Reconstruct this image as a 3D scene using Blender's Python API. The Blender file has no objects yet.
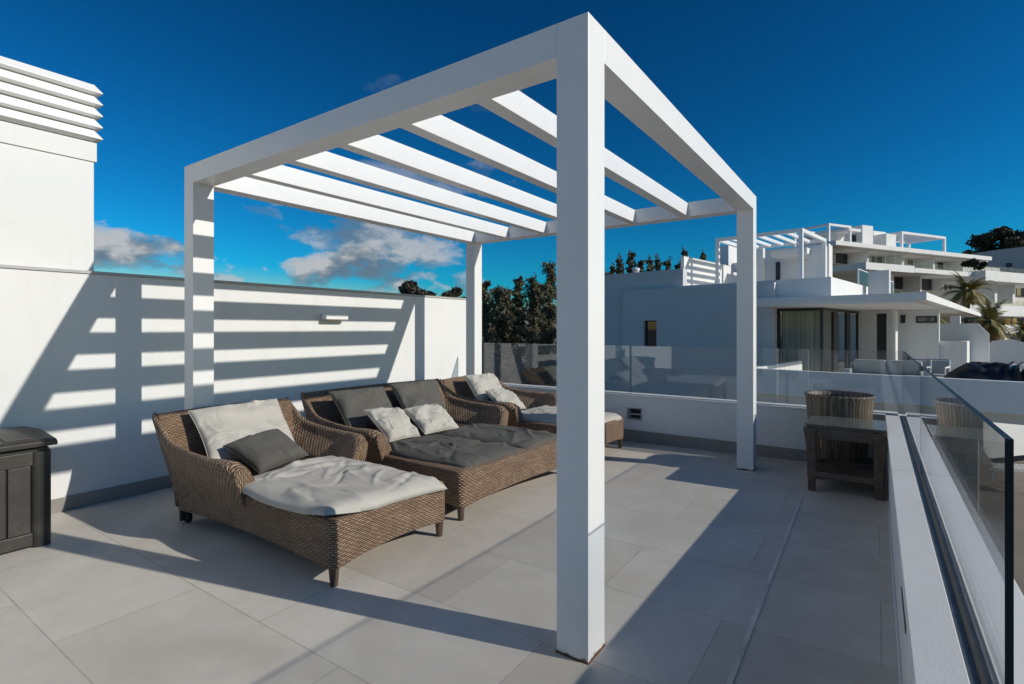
import bpy, math, random
from math import sin, cos, tan, pi, radians, sqrt, atan2, atan
from mathutils import Vector, Matrix, noise, Euler
random.seed(7)
sc = bpy.context.scene
col = sc.collection
V = Vector

# ------------------------------------------------------------------ survey constants (metres, camera above origin)
FPX, YAW, HY, CH = 521.5, 0.609, 328.26, 1.4
XN, YN, LX, LY, PH, PW, BD = -0.982, 1.963, 3.65, 3.73, 2.72, 0.152, 0.15
XW, WH, SL = -5.39, 1.874, 0.018
FW = V((-sin(YAW), cos(YAW), 0)); RT = V((cos(YAW), sin(YAW), 0))
CAM = V((0, 0, CH))
def ray(x, y): return FW + RT*((x-512)/FPX) + V((0, 0, (HY-y)/FPX))
def at_depth(x, y, d): return CAM + ray(x, y)*d
def floor_z(x): return SL*(x-XN)

# ------------------------------------------------------------------ materials
def mat(name):
    m = bpy.data.materials.new(name); m.use_nodes = True
    nt = m.node_tree; return m, nt, nt.nodes['Principled BSDF']
def N(nt, t, **kw):
    n = nt.nodes.new(t)
    for k, v in kw.items():
        if k in n.inputs: n.inputs[k].default_value = v
        else: setattr(n, k, v)
    return n
def mixc(nt, fac, a, b, mode='MIX'):
    n = nt.nodes.new('ShaderNodeMix'); n.data_type = 'RGBA'; n.blend_type = mode
    for i, s in ((0, fac), (6, a), (7, b)):
        if hasattr(s, 'links'): nt.links.new(s, n.inputs[i])
        else: n.inputs[i].default_value = s if i == 0 else (s[0], s[1], s[2], 1)
    return n.outputs[2]
def math_n(nt, op, a, b=0.0, c=None):
    n = nt.nodes.new('ShaderNodeMath'); n.operation = op
    for i, s in enumerate((a, b) if c is None else (a, b, c)):
        if hasattr(s, 'links'): nt.links.new(s, n.inputs[i])
        else: n.inputs[i].default_value = s
    return n.outputs[0]
def ramp(nt, fac, stops):
    r = nt.nodes.new('ShaderNodeValToRGB'); nt.links.new(fac, r.inputs[0])
    e = r.color_ramp.elements
    while len(e) < len(stops): e.new(0.5)
    for k, (p, c) in enumerate(stops):
        e[k].position = p; e[k].color = (c, c, c, 1) if not hasattr(c, '__len__') else (*c, 1)
    return r.outputs[0]
def simple(name, c, rough=0.6, metal=0.0, var=0.08, scale=6.0, bump=0.0, bscale=80.0, dirt=None):
    m, nt, b = mat(name)
    tc = N(nt, 'ShaderNodeTexCoord')
    geo = N(nt, 'ShaderNodeNewGeometry')
    n = N(nt, 'ShaderNodeTexNoise', Scale=scale, Detail=6.0, Roughness=0.6)
    nt.links.new(geo.outputs['Position'], n.inputs['Vector'])
    lo = tuple(x*(1-var) for x in c); hi = tuple(min(1, x*(1+var)) for x in c)
    r = ramp(nt, n.outputs['Fac'], [(0.3, lo), (0.7, hi)])
    if dirt:
        n2 = N(nt, 'ShaderNodeTexNoise', Scale=dirt[1], Detail=8.0, Roughness=0.65)
        nt.links.new(geo.outputs['Position'], n2.inputs['Vector'])
        f = ramp(nt, n2.outputs['Fac'], [(dirt[2], 0.0), (dirt[2]+0.16, dirt[3])])
        r = mixc(nt, f, r, dirt[0])
    nt.links.new(r, b.inputs['Base Color'])
    b.inputs['Roughness'].default_value = rough; b.inputs['Metallic'].default_value = metal
    if bump:
        n3 = N(nt, 'ShaderNodeTexNoise', Scale=bscale, Detail=3.0)
        nt.links.new(geo.outputs['Position'], n3.inputs['Vector'])
        bp = N(nt, 'ShaderNodeBump', Strength=bump, Distance=0.01)
        nt.links.new(n3.outputs['Fac'], bp.inputs['Height']); nt.links.new(bp.outputs[0], b.inputs['Normal'])
    return m

M = {}
M['render'] = simple('white_render', (0.755, 0.755, 0.742), 0.75, var=0.02, scale=1.3, bump=0.12, bscale=120, dirt=((0.62, 0.60, 0.56), 1.7, 0.60, 0.35))
M['paint'] = simple('white_paint', (0.80, 0.80, 0.79), 0.38, var=0.015, scale=3, bump=0.03, bscale=40, dirt=((0.66, 0.64, 0.60), 5.0, 0.64, 0.30))
M['far_white'] = simple('far_white_render', (0.76, 0.76, 0.75), 0.8, var=0.05, scale=0.6)
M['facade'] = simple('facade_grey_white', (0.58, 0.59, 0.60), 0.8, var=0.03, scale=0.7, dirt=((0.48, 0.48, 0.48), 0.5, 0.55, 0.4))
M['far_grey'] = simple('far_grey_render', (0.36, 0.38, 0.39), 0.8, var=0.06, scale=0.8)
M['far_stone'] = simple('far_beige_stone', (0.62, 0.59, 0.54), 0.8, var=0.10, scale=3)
M['dark_frame'] = simple('dark_window_frame', (0.02, 0.02, 0.022), 0.4)
M['skirt'] = simple('grey_skirting_tile', (0.27, 0.255, 0.235), 0.5, var=0.12, scale=3)
M['cap'] = simple('grey_coping_metal', (0.42, 0.42, 0.42), 0.45, var=0.05)
M['channel'] = simple('brushed_channel', (0.115, 0.135, 0.145), 0.42, metal=0.35, var=0.25, scale=14)
M['gasket'] = simple('rubber_gasket', (0.06, 0.05, 0.04), 0.6)
M['streak_sealant'] = simple('pale_streak_and_sealant', (0.70, 0.635, 0.57), 0.6, var=0.22, scale=3)  # colour of the pale floor streak, shared with one glazing sealant line
M['light_cush'] = simple('light_grey_cloth', (0.475, 0.45, 0.40), 0.9, var=0.06, scale=5, bump=0.18, bscale=500, dirt=((0.40, 0.38, 0.34), 9.0, 0.62, 0.35))
M['dark_cush'] = simple('charcoal_cloth', (0.098, 0.094, 0.083), 0.9, var=0.10, scale=5, bump=0.18, bscale=500, dirt=((0.14, 0.135, 0.12), 8.0, 0.60, 0.5))
M['dark_plastic'] = simple('dark_resin', (0.034, 0.031, 0.027), 0.5, var=0.22, scale=7, bump=0.12, bscale=60, dirt=((0.075, 0.069, 0.06), 5.0, 0.52, 0.6))
M['black'] = simple('black_rubber', (0.012, 0.012, 0.012), 0.5)
M['leg'] = simple('brown_leg', (0.075, 0.050, 0.034), 0.5, var=0.2, scale=20)
M['dark_wood'] = simple('dark_stained_wood', (0.115, 0.080, 0.060), 0.5, var=0.35, scale=12, bump=0.1, bscale=40)
M['rust'] = simple('rusty_plate', (0.16, 0.075, 0.035), 0.8, var=0.4, scale=40)
M['tarp'] = simple('black_tarp', (0.016, 0.017, 0.022), 0.45, var=0.3, scale=6)
M['bark'] = simple('bark', (0.10, 0.075, 0.055), 0.9, var=0.3, scale=8)
M['ground'] = simple('dry_ground', (0.22, 0.19, 0.15), 0.9, var=0.25, scale=0.3)
M['low_terrace'] = simple('lower_terrace_paving', (0.62, 0.57, 0.50), 0.7, var=0.08, scale=1.2)
M['tanleaf'] = simple('dry_palm_leaf', (0.50, 0.30, 0.10), 0.8, var=0.3, scale=3)
def leafm(name, c):
    m = simple(name, c, 0.7, var=0.35, scale=1.5); return m
M['conifer'] = leafm('conifer_needles', (0.125, 0.108, 0.055))
M['pine'] = leafm('pine_needles', (0.055, 0.052, 0.028))
M['palm'] = leafm('palm_leaf', (0.25, 0.205, 0.06))
M['olive'] = leafm('olive_leaf', (0.05, 0.055, 0.03))

def streaks(m, amt=0.16):
    nt = m.node_tree; b = nt.nodes['Principled BSDF']; src = b.inputs['Base Color'].links[0].from_socket
    geo = N(nt, 'ShaderNodeNewGeometry'); mp = N(nt, 'ShaderNodeMapping'); mp.inputs['Scale'].default_value = (5.5, 5.5, 0.35)
    nt.links.new(geo.outputs['Position'], mp.inputs['Vector']); n = N(nt, 'ShaderNodeTexNoise', Scale=1.6, Detail=7.0, Roughness=0.65); nt.links.new(mp.outputs[0], n.inputs['Vector'])
    nt.links.new(mixc(nt, ramp(nt, n.outputs['Fac'], [(0.50, 0.0), (0.78, amt)]), src, (0.50, 0.48, 0.44)), b.inputs['Base Color'])
streaks(M['render'], 0.16); streaks(M['paint'], 0.07); streaks(M['far_white'], 0.2)
# pergola paint with rust creeping out of the post feet
def paint_post():
    m = M['paint'].copy(); m.name = 'white_paint_rusty_foot'; nt = m.node_tree; b = nt.nodes['Principled BSDF']
    src = b.inputs['Base Color'].links[0].from_socket
    geo = N(nt, 'ShaderNodeNewGeometry'); sep = N(nt, 'ShaderNodeSeparateXYZ'); nt.links.new(geo.outputs['Position'], sep.inputs[0])
    nz = N(nt, 'ShaderNodeTexNoise', Scale=38.0, Detail=5.0); nt.links.new(geo.outputs['Position'], nz.inputs['Vector'])
    h = math_n(nt, 'MULTIPLY', nz.outputs['Fac'], 0.055)
    lim = math_n(nt, 'SUBTRACT', h, math_n(nt, 'ADD', sep.outputs['Z'], 0.012))
    f = ramp(nt, math_n(nt, 'MULTIPLY', lim, 60.0), [(0.0, 0.0), (0.5, 0.85)])
    nt.links.new(mixc(nt, f, src, (0.20, 0.10, 0.05)), b.inputs['Base Color'])
    return m
M['post'] = paint_post()

def tile_floor():
    m, nt, b = mat('porcelain_tiles')
    geo = N(nt, 'ShaderNodeNewGeometry')
    mp = N(nt, 'ShaderNodeMapping'); mp.inputs['Location'].default_value = (3.70+1.24*8, -0.755+0.62*16, 0)
    nt.links.new(geo.outputs['Position'], mp.inputs['Vector'])
    bk = nt.nodes.new('ShaderNodeTexBrick'); bk.offset = 0.5; bk.offset_frequency = 2
    for k, v in (('Scale', 1.0), ('Mortar Size', 0.0035), ('Mortar Smooth', 0.2), ('Bias', 0.0), ('Brick Width', 1.24), ('Row Height', 0.62)):
        bk.inputs[k].default_value = v
    bk.inputs['Color1'].default_value = (0, 0, 0, 1); bk.inputs['Color2'].default_value = (1, 1, 1, 1); bk.inputs['Mortar'].default_value = (0.5, 0.5, 0.5, 1)
    nt.links.new(mp.outputs[0], bk.inputs['Vector'])
    n1 = N(nt, 'ShaderNodeTexNoise', Scale=1.1, Detail=8.0, Roughness=0.62, Distortion=0.8)
    mp2 = N(nt, 'ShaderNodeMapping'); nt.links.new(geo.outputs['Position'], mp2.inputs['Vector'])
    nt.links.new(mp2.outputs[0], n1.inputs['Vector'])
    n2 = N(nt, 'ShaderNodeTexNoise', Scale=5.5, Detail=9.0, Roughness=0.7); nt.links.new(geo.outputs['Position'], n2.inputs['Vector'])
    n3 = N(nt, 'ShaderNodeTexNoise', Scale=55.0, Detail=4.0, Roughness=0.7); nt.links.new(geo.outputs['Position'], n3.inputs['Vector'])
    base = ramp(nt, n1.outputs['Fac'], [(0.36, (0.575, 0.515, 0.435)), (0.52, (0.655, 0.595, 0.51)), (0.66, (0.70, 0.655, 0.575))])
    c = mixc(nt, ramp(nt, n2.outputs['Fac'], [(0.38, 0.0), (0.68, 0.55)]), base, (0.54, 0.53, 0.475))
    c = mixc(nt, 0.20, c, bk.outputs['Color'], 'SOFT_LIGHT')
    c = mixc(nt, ramp(nt, n3.outputs['Fac'], [(0.62, 0.0), (0.78, 0.22)]), c, (0.42, 0.40, 0.37))
    gf = math_n(nt, 'MULTIPLY', bk.outputs['Fac'], ramp(nt, n2.outputs['Fac'], [(0.35, 0.30), (0.65, 0.95)]))
    c = mixc(nt, gf, c, (0.36, 0.325, 0.28))
    nt.links.new(c, b.inputs['Base Color'])
    nt.links.new(ramp(nt, n2.outputs['Fac'], [(0.3, 0.42), (0.7, 0.62)]), b.inputs['Roughness'])
    bp = N(nt, 'ShaderNodeBump', Strength=0.25, Distance=0.003)
    nt.links.new(math_n(nt, 'SUBTRACT', math_n(nt, 'MULTIPLY', n3.outputs['Fac'], 0.25), bk.outputs['Fac']), bp.inputs['Height'])
    nt.links.new(bp.outputs[0], b.inputs['Normal'])
    return m
M['tiles'] = tile_floor()

def wicker(name, c1, c2, du=0.019, dv=0.0118, gapd=0.16, bump=1.0):
    # woven cane: UV in metres; strands run along U, pass over and under stakes spaced du apart
    m, nt, b = mat(name)
    uv = N(nt, 'ShaderNodeUVMap'); sep = N(nt, 'ShaderNodeSeparateXYZ'); nt.links.new(uv.outputs[0], sep.inputs[0])
    wob = N(nt, 'ShaderNodeTexNoise', Scale=9.0, Detail=2.0); nt.links.new(uv.outputs[0], wob.inputs['Vector'])
    v = math_n(nt, 'ADD', math_n(nt, 'DIVIDE', sep.outputs['Y'], dv), math_n(nt, 'MULTIPLY', wob.outputs['Fac'], 1.6))
    u = math_n(nt, 'ADD', math_n(nt, 'DIVIDE', sep.outputs['X'], du), math_n(nt, 'MULTIPLY', wob.outputs['Fac'], 0.7))
    row = math_n(nt, 'FLOOR', v)
    fv = math_n(nt, 'FRACT', v)
    strand = math_n(nt, 'SINE', math_n(nt, 'MULTIPLY', fv, pi))
    ph = math_n(nt, 'MULTIPLY', row, pi)
    over = math_n(nt, 'MULTIPLY_ADD', math_n(nt, 'SINE', math_n(nt, 'ADD', math_n(nt, 'MULTIPLY', u, pi), ph)), 0.5, 0.5)
    hgt = math_n(nt, 'MULTIPLY', math_n(nt, 'POWER', strand, 0.7), math_n(nt, 'MULTIPLY_ADD', over, 0.75, 0.25))
    wn = N(nt, 'ShaderNodeTexWhiteNoise'); wn.noise_dimensions = '2D'
    cmb = N(nt, 'ShaderNodeCombineXYZ'); nt.links.new(row, cmb.inputs[0]); nt.links.new(math_n(nt, 'FLOOR', math_n(nt, 'MULTIPLY', u, 0.5)), cmb.inputs[1])
    nt.links.new(cmb.outputs[0], wn.inputs['Vector'])
    geo = N(nt, 'ShaderNodeNewGeometry')
    big = N(nt, 'ShaderNodeTexNoise', Scale=7.0, Detail=5.0); nt.links.new(geo.outputs['Position'], big.inputs['Vector'])
    cc = mixc(nt, wn.outputs['Value'], c1, c2)
    cc = mixc(nt, ramp(nt, big.outputs['Fac'], [(0.35, 0.0), (0.7, 0.5)]), cc, tuple(x*0.62 for x in c1))
    gap = ramp(nt, hgt, [(0.14, 1.0), (0.52, 0.0)])
    cc = mixc(nt, gap, cc, tuple(x*gapd for x in c1))
    nt.links.new(cc, b.inputs['Base Color']); b.inputs['Roughness'].default_value = 0.5
    bp = N(nt, 'ShaderNodeBump', Strength=bump, Distance=0.012); nt.links.new(hgt, bp.inputs['Height']); nt.links.new(bp.outputs[0], b.inputs['Normal'])
    return m
M['wicker'] = wicker('brown_wicker', (0.33, 0.205, 0.125), (0.54, 0.37, 0.24))
M['wicker_rib'] = wicker('brown_wicker_ribs', (0.33, 0.205, 0.125), (0.54, 0.37, 0.24), du=0.028, dv=0.019, gapd=0.14)
M['planter_cane'] = wicker('grey_cane', (0.17, 0.132, 0.10), (0.31, 0.245, 0.185), du=0.9, dv=0.024, gapd=0.45, bump=0.35)

def glass_mat(name, tint, f0=0.04, gl=1.0, dust=1.0):
    m = bpy.data.materials.new(name); m.use_nodes = True; nt = m.node_tree
    nt.nodes.clear(); out = N(nt, 'ShaderNodeOutputMaterial')
    tr = N(nt, 'ShaderNodeBsdfTransparent'); tr.inputs[0].default_value = (*tint, 1)
    gs = N(nt, 'ShaderNodeBsdfGlossy'); gs.inputs['Roughness'].default_value = 0.008; gs.inputs['Color'].default_value = (0.95, 0.97, 1, 1)
    ge = N(nt, 'ShaderNodeNewGeometry')
    dt = nt.nodes.new('ShaderNodeVectorMath'); dt.operation = 'DOT_PRODUCT'
    nt.links.new(ge.outputs['Incoming'], dt.inputs[0]); nt.links.new(ge.outputs['Normal'], dt.inputs[1])
    one = math_n(nt, 'SUBTRACT', 1.0, math_n(nt, 'ABSOLUTE', dt.outputs['Value']))
    fr = math_n(nt, 'MULTIPLY_ADD', math_n(nt, 'POWER', one, 5.0), 1-f0, f0)
    mx = N(nt, 'ShaderNodeMixShader')
    nt.links.new(math_n(nt, 'MULTIPLY', fr, gl), mx.inputs[0])
    nt.links.new(tr.outputs[0], mx.inputs[1]); nt.links.new(gs.outputs[0], mx.inputs[2])
    df = N(nt, 'ShaderNodeBsdfDiffuse'); df.inputs[0].default_value = (0.7, 0.72, 0.72, 1)
    nn = N(nt, 'ShaderNodeTexNoise', Scale=2.2, Detail=7.0, Roughness=0.7); nt.links.new(ge.outputs['Position'], nn.inputs['Vector'])
    m2 = N(nt, 'ShaderNodeMixShader'); nt.links.new(ramp(nt, nn.outputs['Fac'], [(0.30, 0.008*dust), (0.75, 0.045*dust)]), m2.inputs[0])
    nt.links.new(mx.outputs[0], m2.inputs[1]); nt.links.new(df.outputs[0], m2.inputs[2]); nt.links.new(m2.outputs[0], out.inputs[0])
    return m
M['glass'] = glass_mat('balustrade_glass', (0.962, 0.968, 0.965), f0=0.07)
M['farglass'] = glass_mat('far_balustrade_glass', (0.86, 0.885, 0.89), gl=0.3, dust=0.1)
M['glassedge'] = simple('glass_edge', (0.018, 0.026, 0.030), 0.35, var=0.1)
M['glassedge'].node_tree.nodes['Principled BSDF'].inputs['IOR'].default_value = 1.15
def pane_mat():
    m, nt, b = mat('window_pane'); b.inputs['Base Color'].default_value = (0.03, 0.035, 0.04, 1)
    b.inputs['Roughness'].default_value = 0.03; b.inputs['Specular IOR Level'].default_value = 0.7
    return m
M['pane'] = pane_mat()
M['tableglass'] = simple('table_glass', (0.13, 0.14, 0.13), 0.16, var=0.1, scale=8)
def curtain_mat():
    m, nt, b = mat('curtain_behind_glass')
    geo = N(nt, 'ShaderNodeNewGeometry')
    w = N(nt, 'ShaderNodeTexNoise', Scale=3.0, Detail=2.0); mp = N(nt, 'ShaderNodeMapping'); mp.inputs['Scale'].default_value = (4, 4, 0.05)
    nt.links.new(geo.outputs['Position'], mp.inputs['Vector']); nt.links.new(mp.outputs[0], w.inputs['Vector'])
    nt.links.new(ramp(nt, w.outputs['Fac'], [(0.3, (0.30, 0.29, 0.25)), (0.7, (0.55, 0.54, 0.48))]), b.inputs['Base Color'])
    b.inputs['Roughness'].default_value = 0.8
    return m
M['curtain'] = curtain_mat()

# ------------------------------------------------------------------ mesh builder
class MB:
    def __init__(s): s.v = []; s.f = []; s.uv = []; s.mi = []
    def face(s, idx, uv=None, mi=0):
        s.f.append(tuple(idx)); s.mi.append(mi)
        if uv is None:
            p = [s.v[i] for i in idx]
            n = (p[1]-p[0]).cross(p[2]-p[0]); a = [abs(x) for x in n]
            k = a.index(max(a))
            if k == 0: uv = [(q.y, q.z) for q in p]
            elif k == 1: uv = [(q.x, q.z) for q in p]
            else: uv = [(q.y, q.x) for q in p]
        s.uv.append(uv)
    def box(s, x0, x1, y0, y1, z0, z1, mi=0, mat4=None):
        b = len(s.v)
        c = [V((x, y, z)) for z in (z0, z1) for y in (y0, y1) for x in (x0, x1)]
        if mat4: c = [mat4 @ q for q in c]
        s.v += c
        for q in ((0, 2, 3, 1), (4, 5, 7, 6), (0, 1, 5, 4), (2, 6, 7, 3), (0, 4, 6, 2), (1, 3, 7, 5)):
            s.face([b+i for i in q], mi=mi)
        return s
    def grid(s, pts, nu, nv, cu=False, cv=False, uv=True, mi=0, swap=False):
        # pts[i][j]; uv by accumulated length
        b = len(s.v)
        for i in range(nu):
            for j in range(nv): s.v.append(V(pts[i][j]))
        def id(i, j): return b + (i % nu)*nv + (j % nv)
        L1 = [0.0]
        for i in range(1, nu+1): L1.append(L1[-1] + sum((V(pts[i % nu][j])-V(pts[i-1][j])).length for j in range(nv))/nv)
        L2 = [0.0]
        im = nu//2
        for j in range(1, nv+1): L2.append(L2[-1] + (V(pts[im][j % nv])-V(pts[im][j-1])).length)
        for i in range(nu if cu else nu-1):
            for j in range(nv if cv else nv-1):
                uvs = [(L1[i], L2[j]), (L1[i+1], L2[j]), (L1[i+1], L2[j+1]), (L1[i], L2[j+1])]
                if swap: uvs = [(y, x) for x, y in uvs]
                s.face([id(i, j), id(i+1, j), id(i+1, j+1), id(i, j+1)], uvs, mi)
        return b
    def tube(s, a, b_, r0, r1, n=10, mi=0, cap=True):
        a = V(a); b_ = V(b_); d = (b_-a).normalized()
        t = d.orthogonal().normalized(); w = d.cross(t)
        pts = [[p + (t*cos(2*pi*k/n)+w*sin(2*pi*k/n))*r for k in range(n)] for p, r in ((a, r0), (b_, r1))]
        b = s.grid(pts, 2, n, cv=True, mi=mi)
        if cap:
            s.face([b+k for k in range(n)][::-1], mi=mi); s.face([b+n+k for k in range(n)], mi=mi)
    def lathe(s, prof, n=32, c=(0, 0, 0), mi=0, swap=False):
        pts = [[V((c[0]+r*cos(2*pi*k/n), c[1]+r*sin(2*pi*k/n), c[2]+z)) for k in range(n)] for r, z in prof]
        return s.grid(pts, len(prof), n, cv=True, mi=mi, swap=swap)
    def poly(s, pts, ext, mi=0):
        # planar polygon extruded by vector ext
        b = len(s.v); n = len(pts); ext = V(ext)
        s.v += [V(p) for p in pts] + [V(p)+ext for p in pts]
        s.face([b+i for i in range(n)], mi=mi); s.face([b+n+i for i in range(n)][::-1], mi=mi)
        for i in range(n): j = (i+1) % n; s.face([b+i, b+n+i, b+n+j, b+j], mi=mi)
    def build(s, name, mats, parent=None, smooth=False, bevel=0.0, subsurf=0, fix=True):
        me = bpy.data.meshes.new(name); me.from_pydata([tuple(p) for p in s.v], [], s.f)
        ul = me.uv_layers.new(name='UVMap')
        k = 0
        for pi_, p in enumerate(me.polygons):
            p.material_index = s.mi[pi_]; p.use_smooth = smooth
            for c in range(len(s.uv[pi_])): ul.data[p.loop_start+c].uv = s.uv[pi_][c]
        for m in (mats if isinstance(mats, (list, tuple)) else [mats]): me.materials.append(m)
        if fix:
            import bmesh
            bm = bmesh.new(); bm.from_mesh(me); bmesh.ops.recalc_face_normals(bm, faces=bm.faces); bm.to_mesh(me); bm.free()
        o = bpy.data.objects.new(name, me); col.objects.link(o)
        if parent: o.parent = parent
        if bevel:
            md = o.modifiers.new('bevel', 'BEVEL'); md.width = bevel; md.segments = 2; md.limit_method = 'ANGLE'
        if subsurf:
            md = o.modifiers.new('subdivision', 'SUBSURF'); md.levels = subsurf; md.render_levels = subsurf
        return o
def bx(*a, **k): return MB().box(*a, **k)
def tag(o, label=None, cat=None, group=None, kind=None):
    for k, v in (('label', label), ('category', cat), ('group', group), ('kind', kind)):
        if v: o[k] = v
    return o
def empty(name, loc=(0, 0, 0), rot=(0, 0, 0)):
    e = bpy.data.objects.new(name, None); col.objects.link(e); e.location = loc; e.rotation_euler = rot; e.empty_display_size = 0.2
    return e
KIDS = {}
def copy_tree(o, parent=None):
    c = o.copy(); col.objects.link(c)
    if parent: c.parent = parent
    for ch in [x for x in bpy.data.objects if x.parent == o]: copy_tree(ch, c)
    return c

# ------------------------------------------------------------------ camera, sun, sky
cd = bpy.data.cameras.new('camera'); cam = bpy.data.objects.new('camera', cd); col.objects.link(cam)
cam.location = CAM; cam.rotation_euler = (pi/2, 0, YAW)
cd.sensor_fit = 'HORIZONTAL'; cd.sensor_width = 36.0; cd.lens = 36.0*FPX/1024
cd.shift_y = (HY-342)/1024; cd.clip_end = 3000; cd.clip_start = 0.05
sc.camera = cam
SUN = V((1, 0.25, 0.531)).normalized()
sd = bpy.data.lights.new('sun', 'SUN'); so = bpy.data.objects.new('sun', sd); col.objects.link(so)
so.rotation_euler = SUN.to_track_quat('Z', 'Y').to_euler(); so.location = (20, 5, 12)
sd.energy = 3.55; sd.angle = radians(0.5); sd.color = (1.0, 0.945, 0.855)
w = bpy.data.worlds.new('World'); sc.world = w; w.use_nodes = True
nt = w.node_tree; bg = nt.nodes['Background']
sky = nt.nodes.new('ShaderNodeTexSky'); sky.sky_type = 'NISHITA'; sky.sun_disc = False
sky.sun_elevation = math.asin(SUN.z); sky.sun_rotation = atan2(SUN.x, SUN.y)
sky.air_density = 1.0; sky.dust_density = 0.3; sky.ozone_density = 1.6; sky.altitude = 200
# a polarised sky: contrast of the sky colour raised, so the blue away from the sun deepens
nrm_ = mixc(nt, 1.0, sky.outputs[0], (1/7.5, 1/7.5, 1/7.5), 'MULTIPLY')
gm = N(nt, 'ShaderNodeGamma', Gamma=1.55); nt.links.new(nrm_, gm.inputs['Color'])
blue = mixc(nt, 1.0, gm.outputs[0], (7.5*0.05, 7.5*0.855, 7.5*1.21), 'MULTIPLY')
plain = mixc(nt, 1.0, gm.outputs[0], (7.5*1.10, 7.5*0.98, 7.5*0.62), 'MULTIPLY')
sr = nt.nodes.new('ShaderNodeSeparateColor'); nt.links.new(nrm_, sr.inputs[0])
tinted = mixc(nt, ramp(nt, sr.outputs[0], [(0.60, 0.0), (1.0, 1.0)]), blue, plain)
# fair-weather clouds, placed in the sky by compass direction
tc = N(nt, 'ShaderNodeTexCoord')
def cloud(px, py, wx, wy, scale, seed, dens):
    d = ray(px, py).normalized()
    right = V((d.y, -d.x, 0)).normalized(); up = right.cross(d)
    dn = nt.nodes.new('ShaderNodeVectorMath'); dn.operation = 'NORMALIZE'; nt.links.new(tc.outputs['Generated'], dn.inputs[0])
    def dot(vec):
        n = nt.nodes.new('ShaderNodeVectorMath'); n.operation = 'DOT_PRODUCT'; nt.links.new(dn.outputs[0], n.inputs[0]); n.inputs[1].default_value = vec; return n.outputs['Value']
    a = math_n(nt, 'DIVIDE', dot(right), wx); b = math_n(nt, 'DIVIDE', dot(up), wy)
    front = math_n(nt, 'GREATER_THAN', dot(d), 0.2)
    rr = math_n(nt, 'SQRT', math_n(nt, 'ADD', math_n(nt, 'MULTIPLY', a, a), math_n(nt, 'MULTIPLY', b, b)))
    nz = N(nt, 'ShaderNodeTexNoise', Scale=scale, Detail=9.0, Roughness=0.58); nz.noise_dimensions = '4D'; nz.inputs['W'].default_value = seed
    mp = N(nt, 'ShaderNodeMapping'); mp.inputs['Scale'].default_value = (1, 1, 1.9)
    nt.links.new(dn.outputs[0], mp.inputs['Vector']); nt.links.new(mp.outputs[0], nz.inputs['Vector'])
    fall = math_n(nt, 'SUBTRACT', 1.0, rr)
    raw = math_n(nt, 'ADD', math_n(nt, 'MULTIPLY', fall, 0.55), math_n(nt, 'MULTIPLY', math_n(nt, 'SUBTRACT', nz.outputs['Fac'], 0.5), 2.0))
    dn_ = ramp(nt, raw, [(0.10, 0.0), (0.20, dens*0.55), (0.40, dens)])
    # brightness: sunlit upper side, grey core below
    off = nt.nodes.new('ShaderNodeVectorMath'); off.operation = 'ADD'; nt.links.new(dn.outputs[0], off.inputs[0]); off.inputs[1].default_value = (right*0.022+up*0.034)
    nz2 = N(nt, 'ShaderNodeTexNoise', Scale=scale, Detail=5.0, Roughness=0.55); nz2.noise_dimensions = '4D'; nz2.inputs['W'].default_value = seed
    mp2 = N(nt, 'ShaderNodeMapping'); mp2.inputs['Scale'].default_value = (1, 1, 1.9); nt.links.new(off.outputs[0], mp2.inputs['Vector']); nt.links.new(mp2.outputs[0], nz2.inputs['Vector'])
    lum = math_n(nt, 'MULTIPLY_ADD', math_n(nt, 'SUBTRACT', nz.outputs['Fac'], nz2.outputs['Fac']), 2.6, 0.46)
    lum = math_n(nt, 'ADD', lum, math_n(nt, 'MULTIPLY', b, 0.10))
    return math_n(nt, 'MULTIPLY', dn_, front), lum
skyc = tinted
CL = 7.4
for args in ((368, 238, 0.185, 0.062, 9.0, 1.7, 0.80), (360, 272, 0.14, 0.050, 10.0, 6.2, 0.95), (132, 250, 0.115, 0.040, 11.0, 4.4, 0.95), (445, 95, 0.14, 0.03, 7.0, 9.0, 0.12), (415, 175, 0.16, 0.03, 7.0, 2.0, 0.35), (220, 280, 0.05, 0.012, 11.0, 3.0, 0.7), (462, 282, 0.04, 0.022, 10.0, 8.0, 0.5), (262, 212, 0.04, 0.014, 12.0, 5.0, 0.4)):
    dn_, lum = cloud(*args)
    cc = ramp(nt, lum, [(0.28, (0.20*CL, 0.30*CL, 0.40*CL)), (0.50, (0.38*CL, 0.45*CL, 0.52*CL)), (0.74, (0.80*CL, 0.82*CL, 0.84*CL))])
    skyc = mixc(nt, dn_, skyc, cc)
nt.links.new(skyc, bg.inputs['Color']); bg.inputs['Strength'].default_value = 0.083
sc.view_settings.view_transform = 'Standard'; sc.view_settings.look = 'None'
sc.view_settings.exposure = 0.0; sc.view_settings.gamma = 1.0
try:
    sc.cycles.use_denoising = True; sc.cycles.denoiser = 'OPENIMAGEDENOISE'
    sc.cycles.max_bounces = 12; sc.cycles.transparent_max_bounces = 24; sc.cycles.caustics_reflective = False
except Exception: pass

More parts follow.
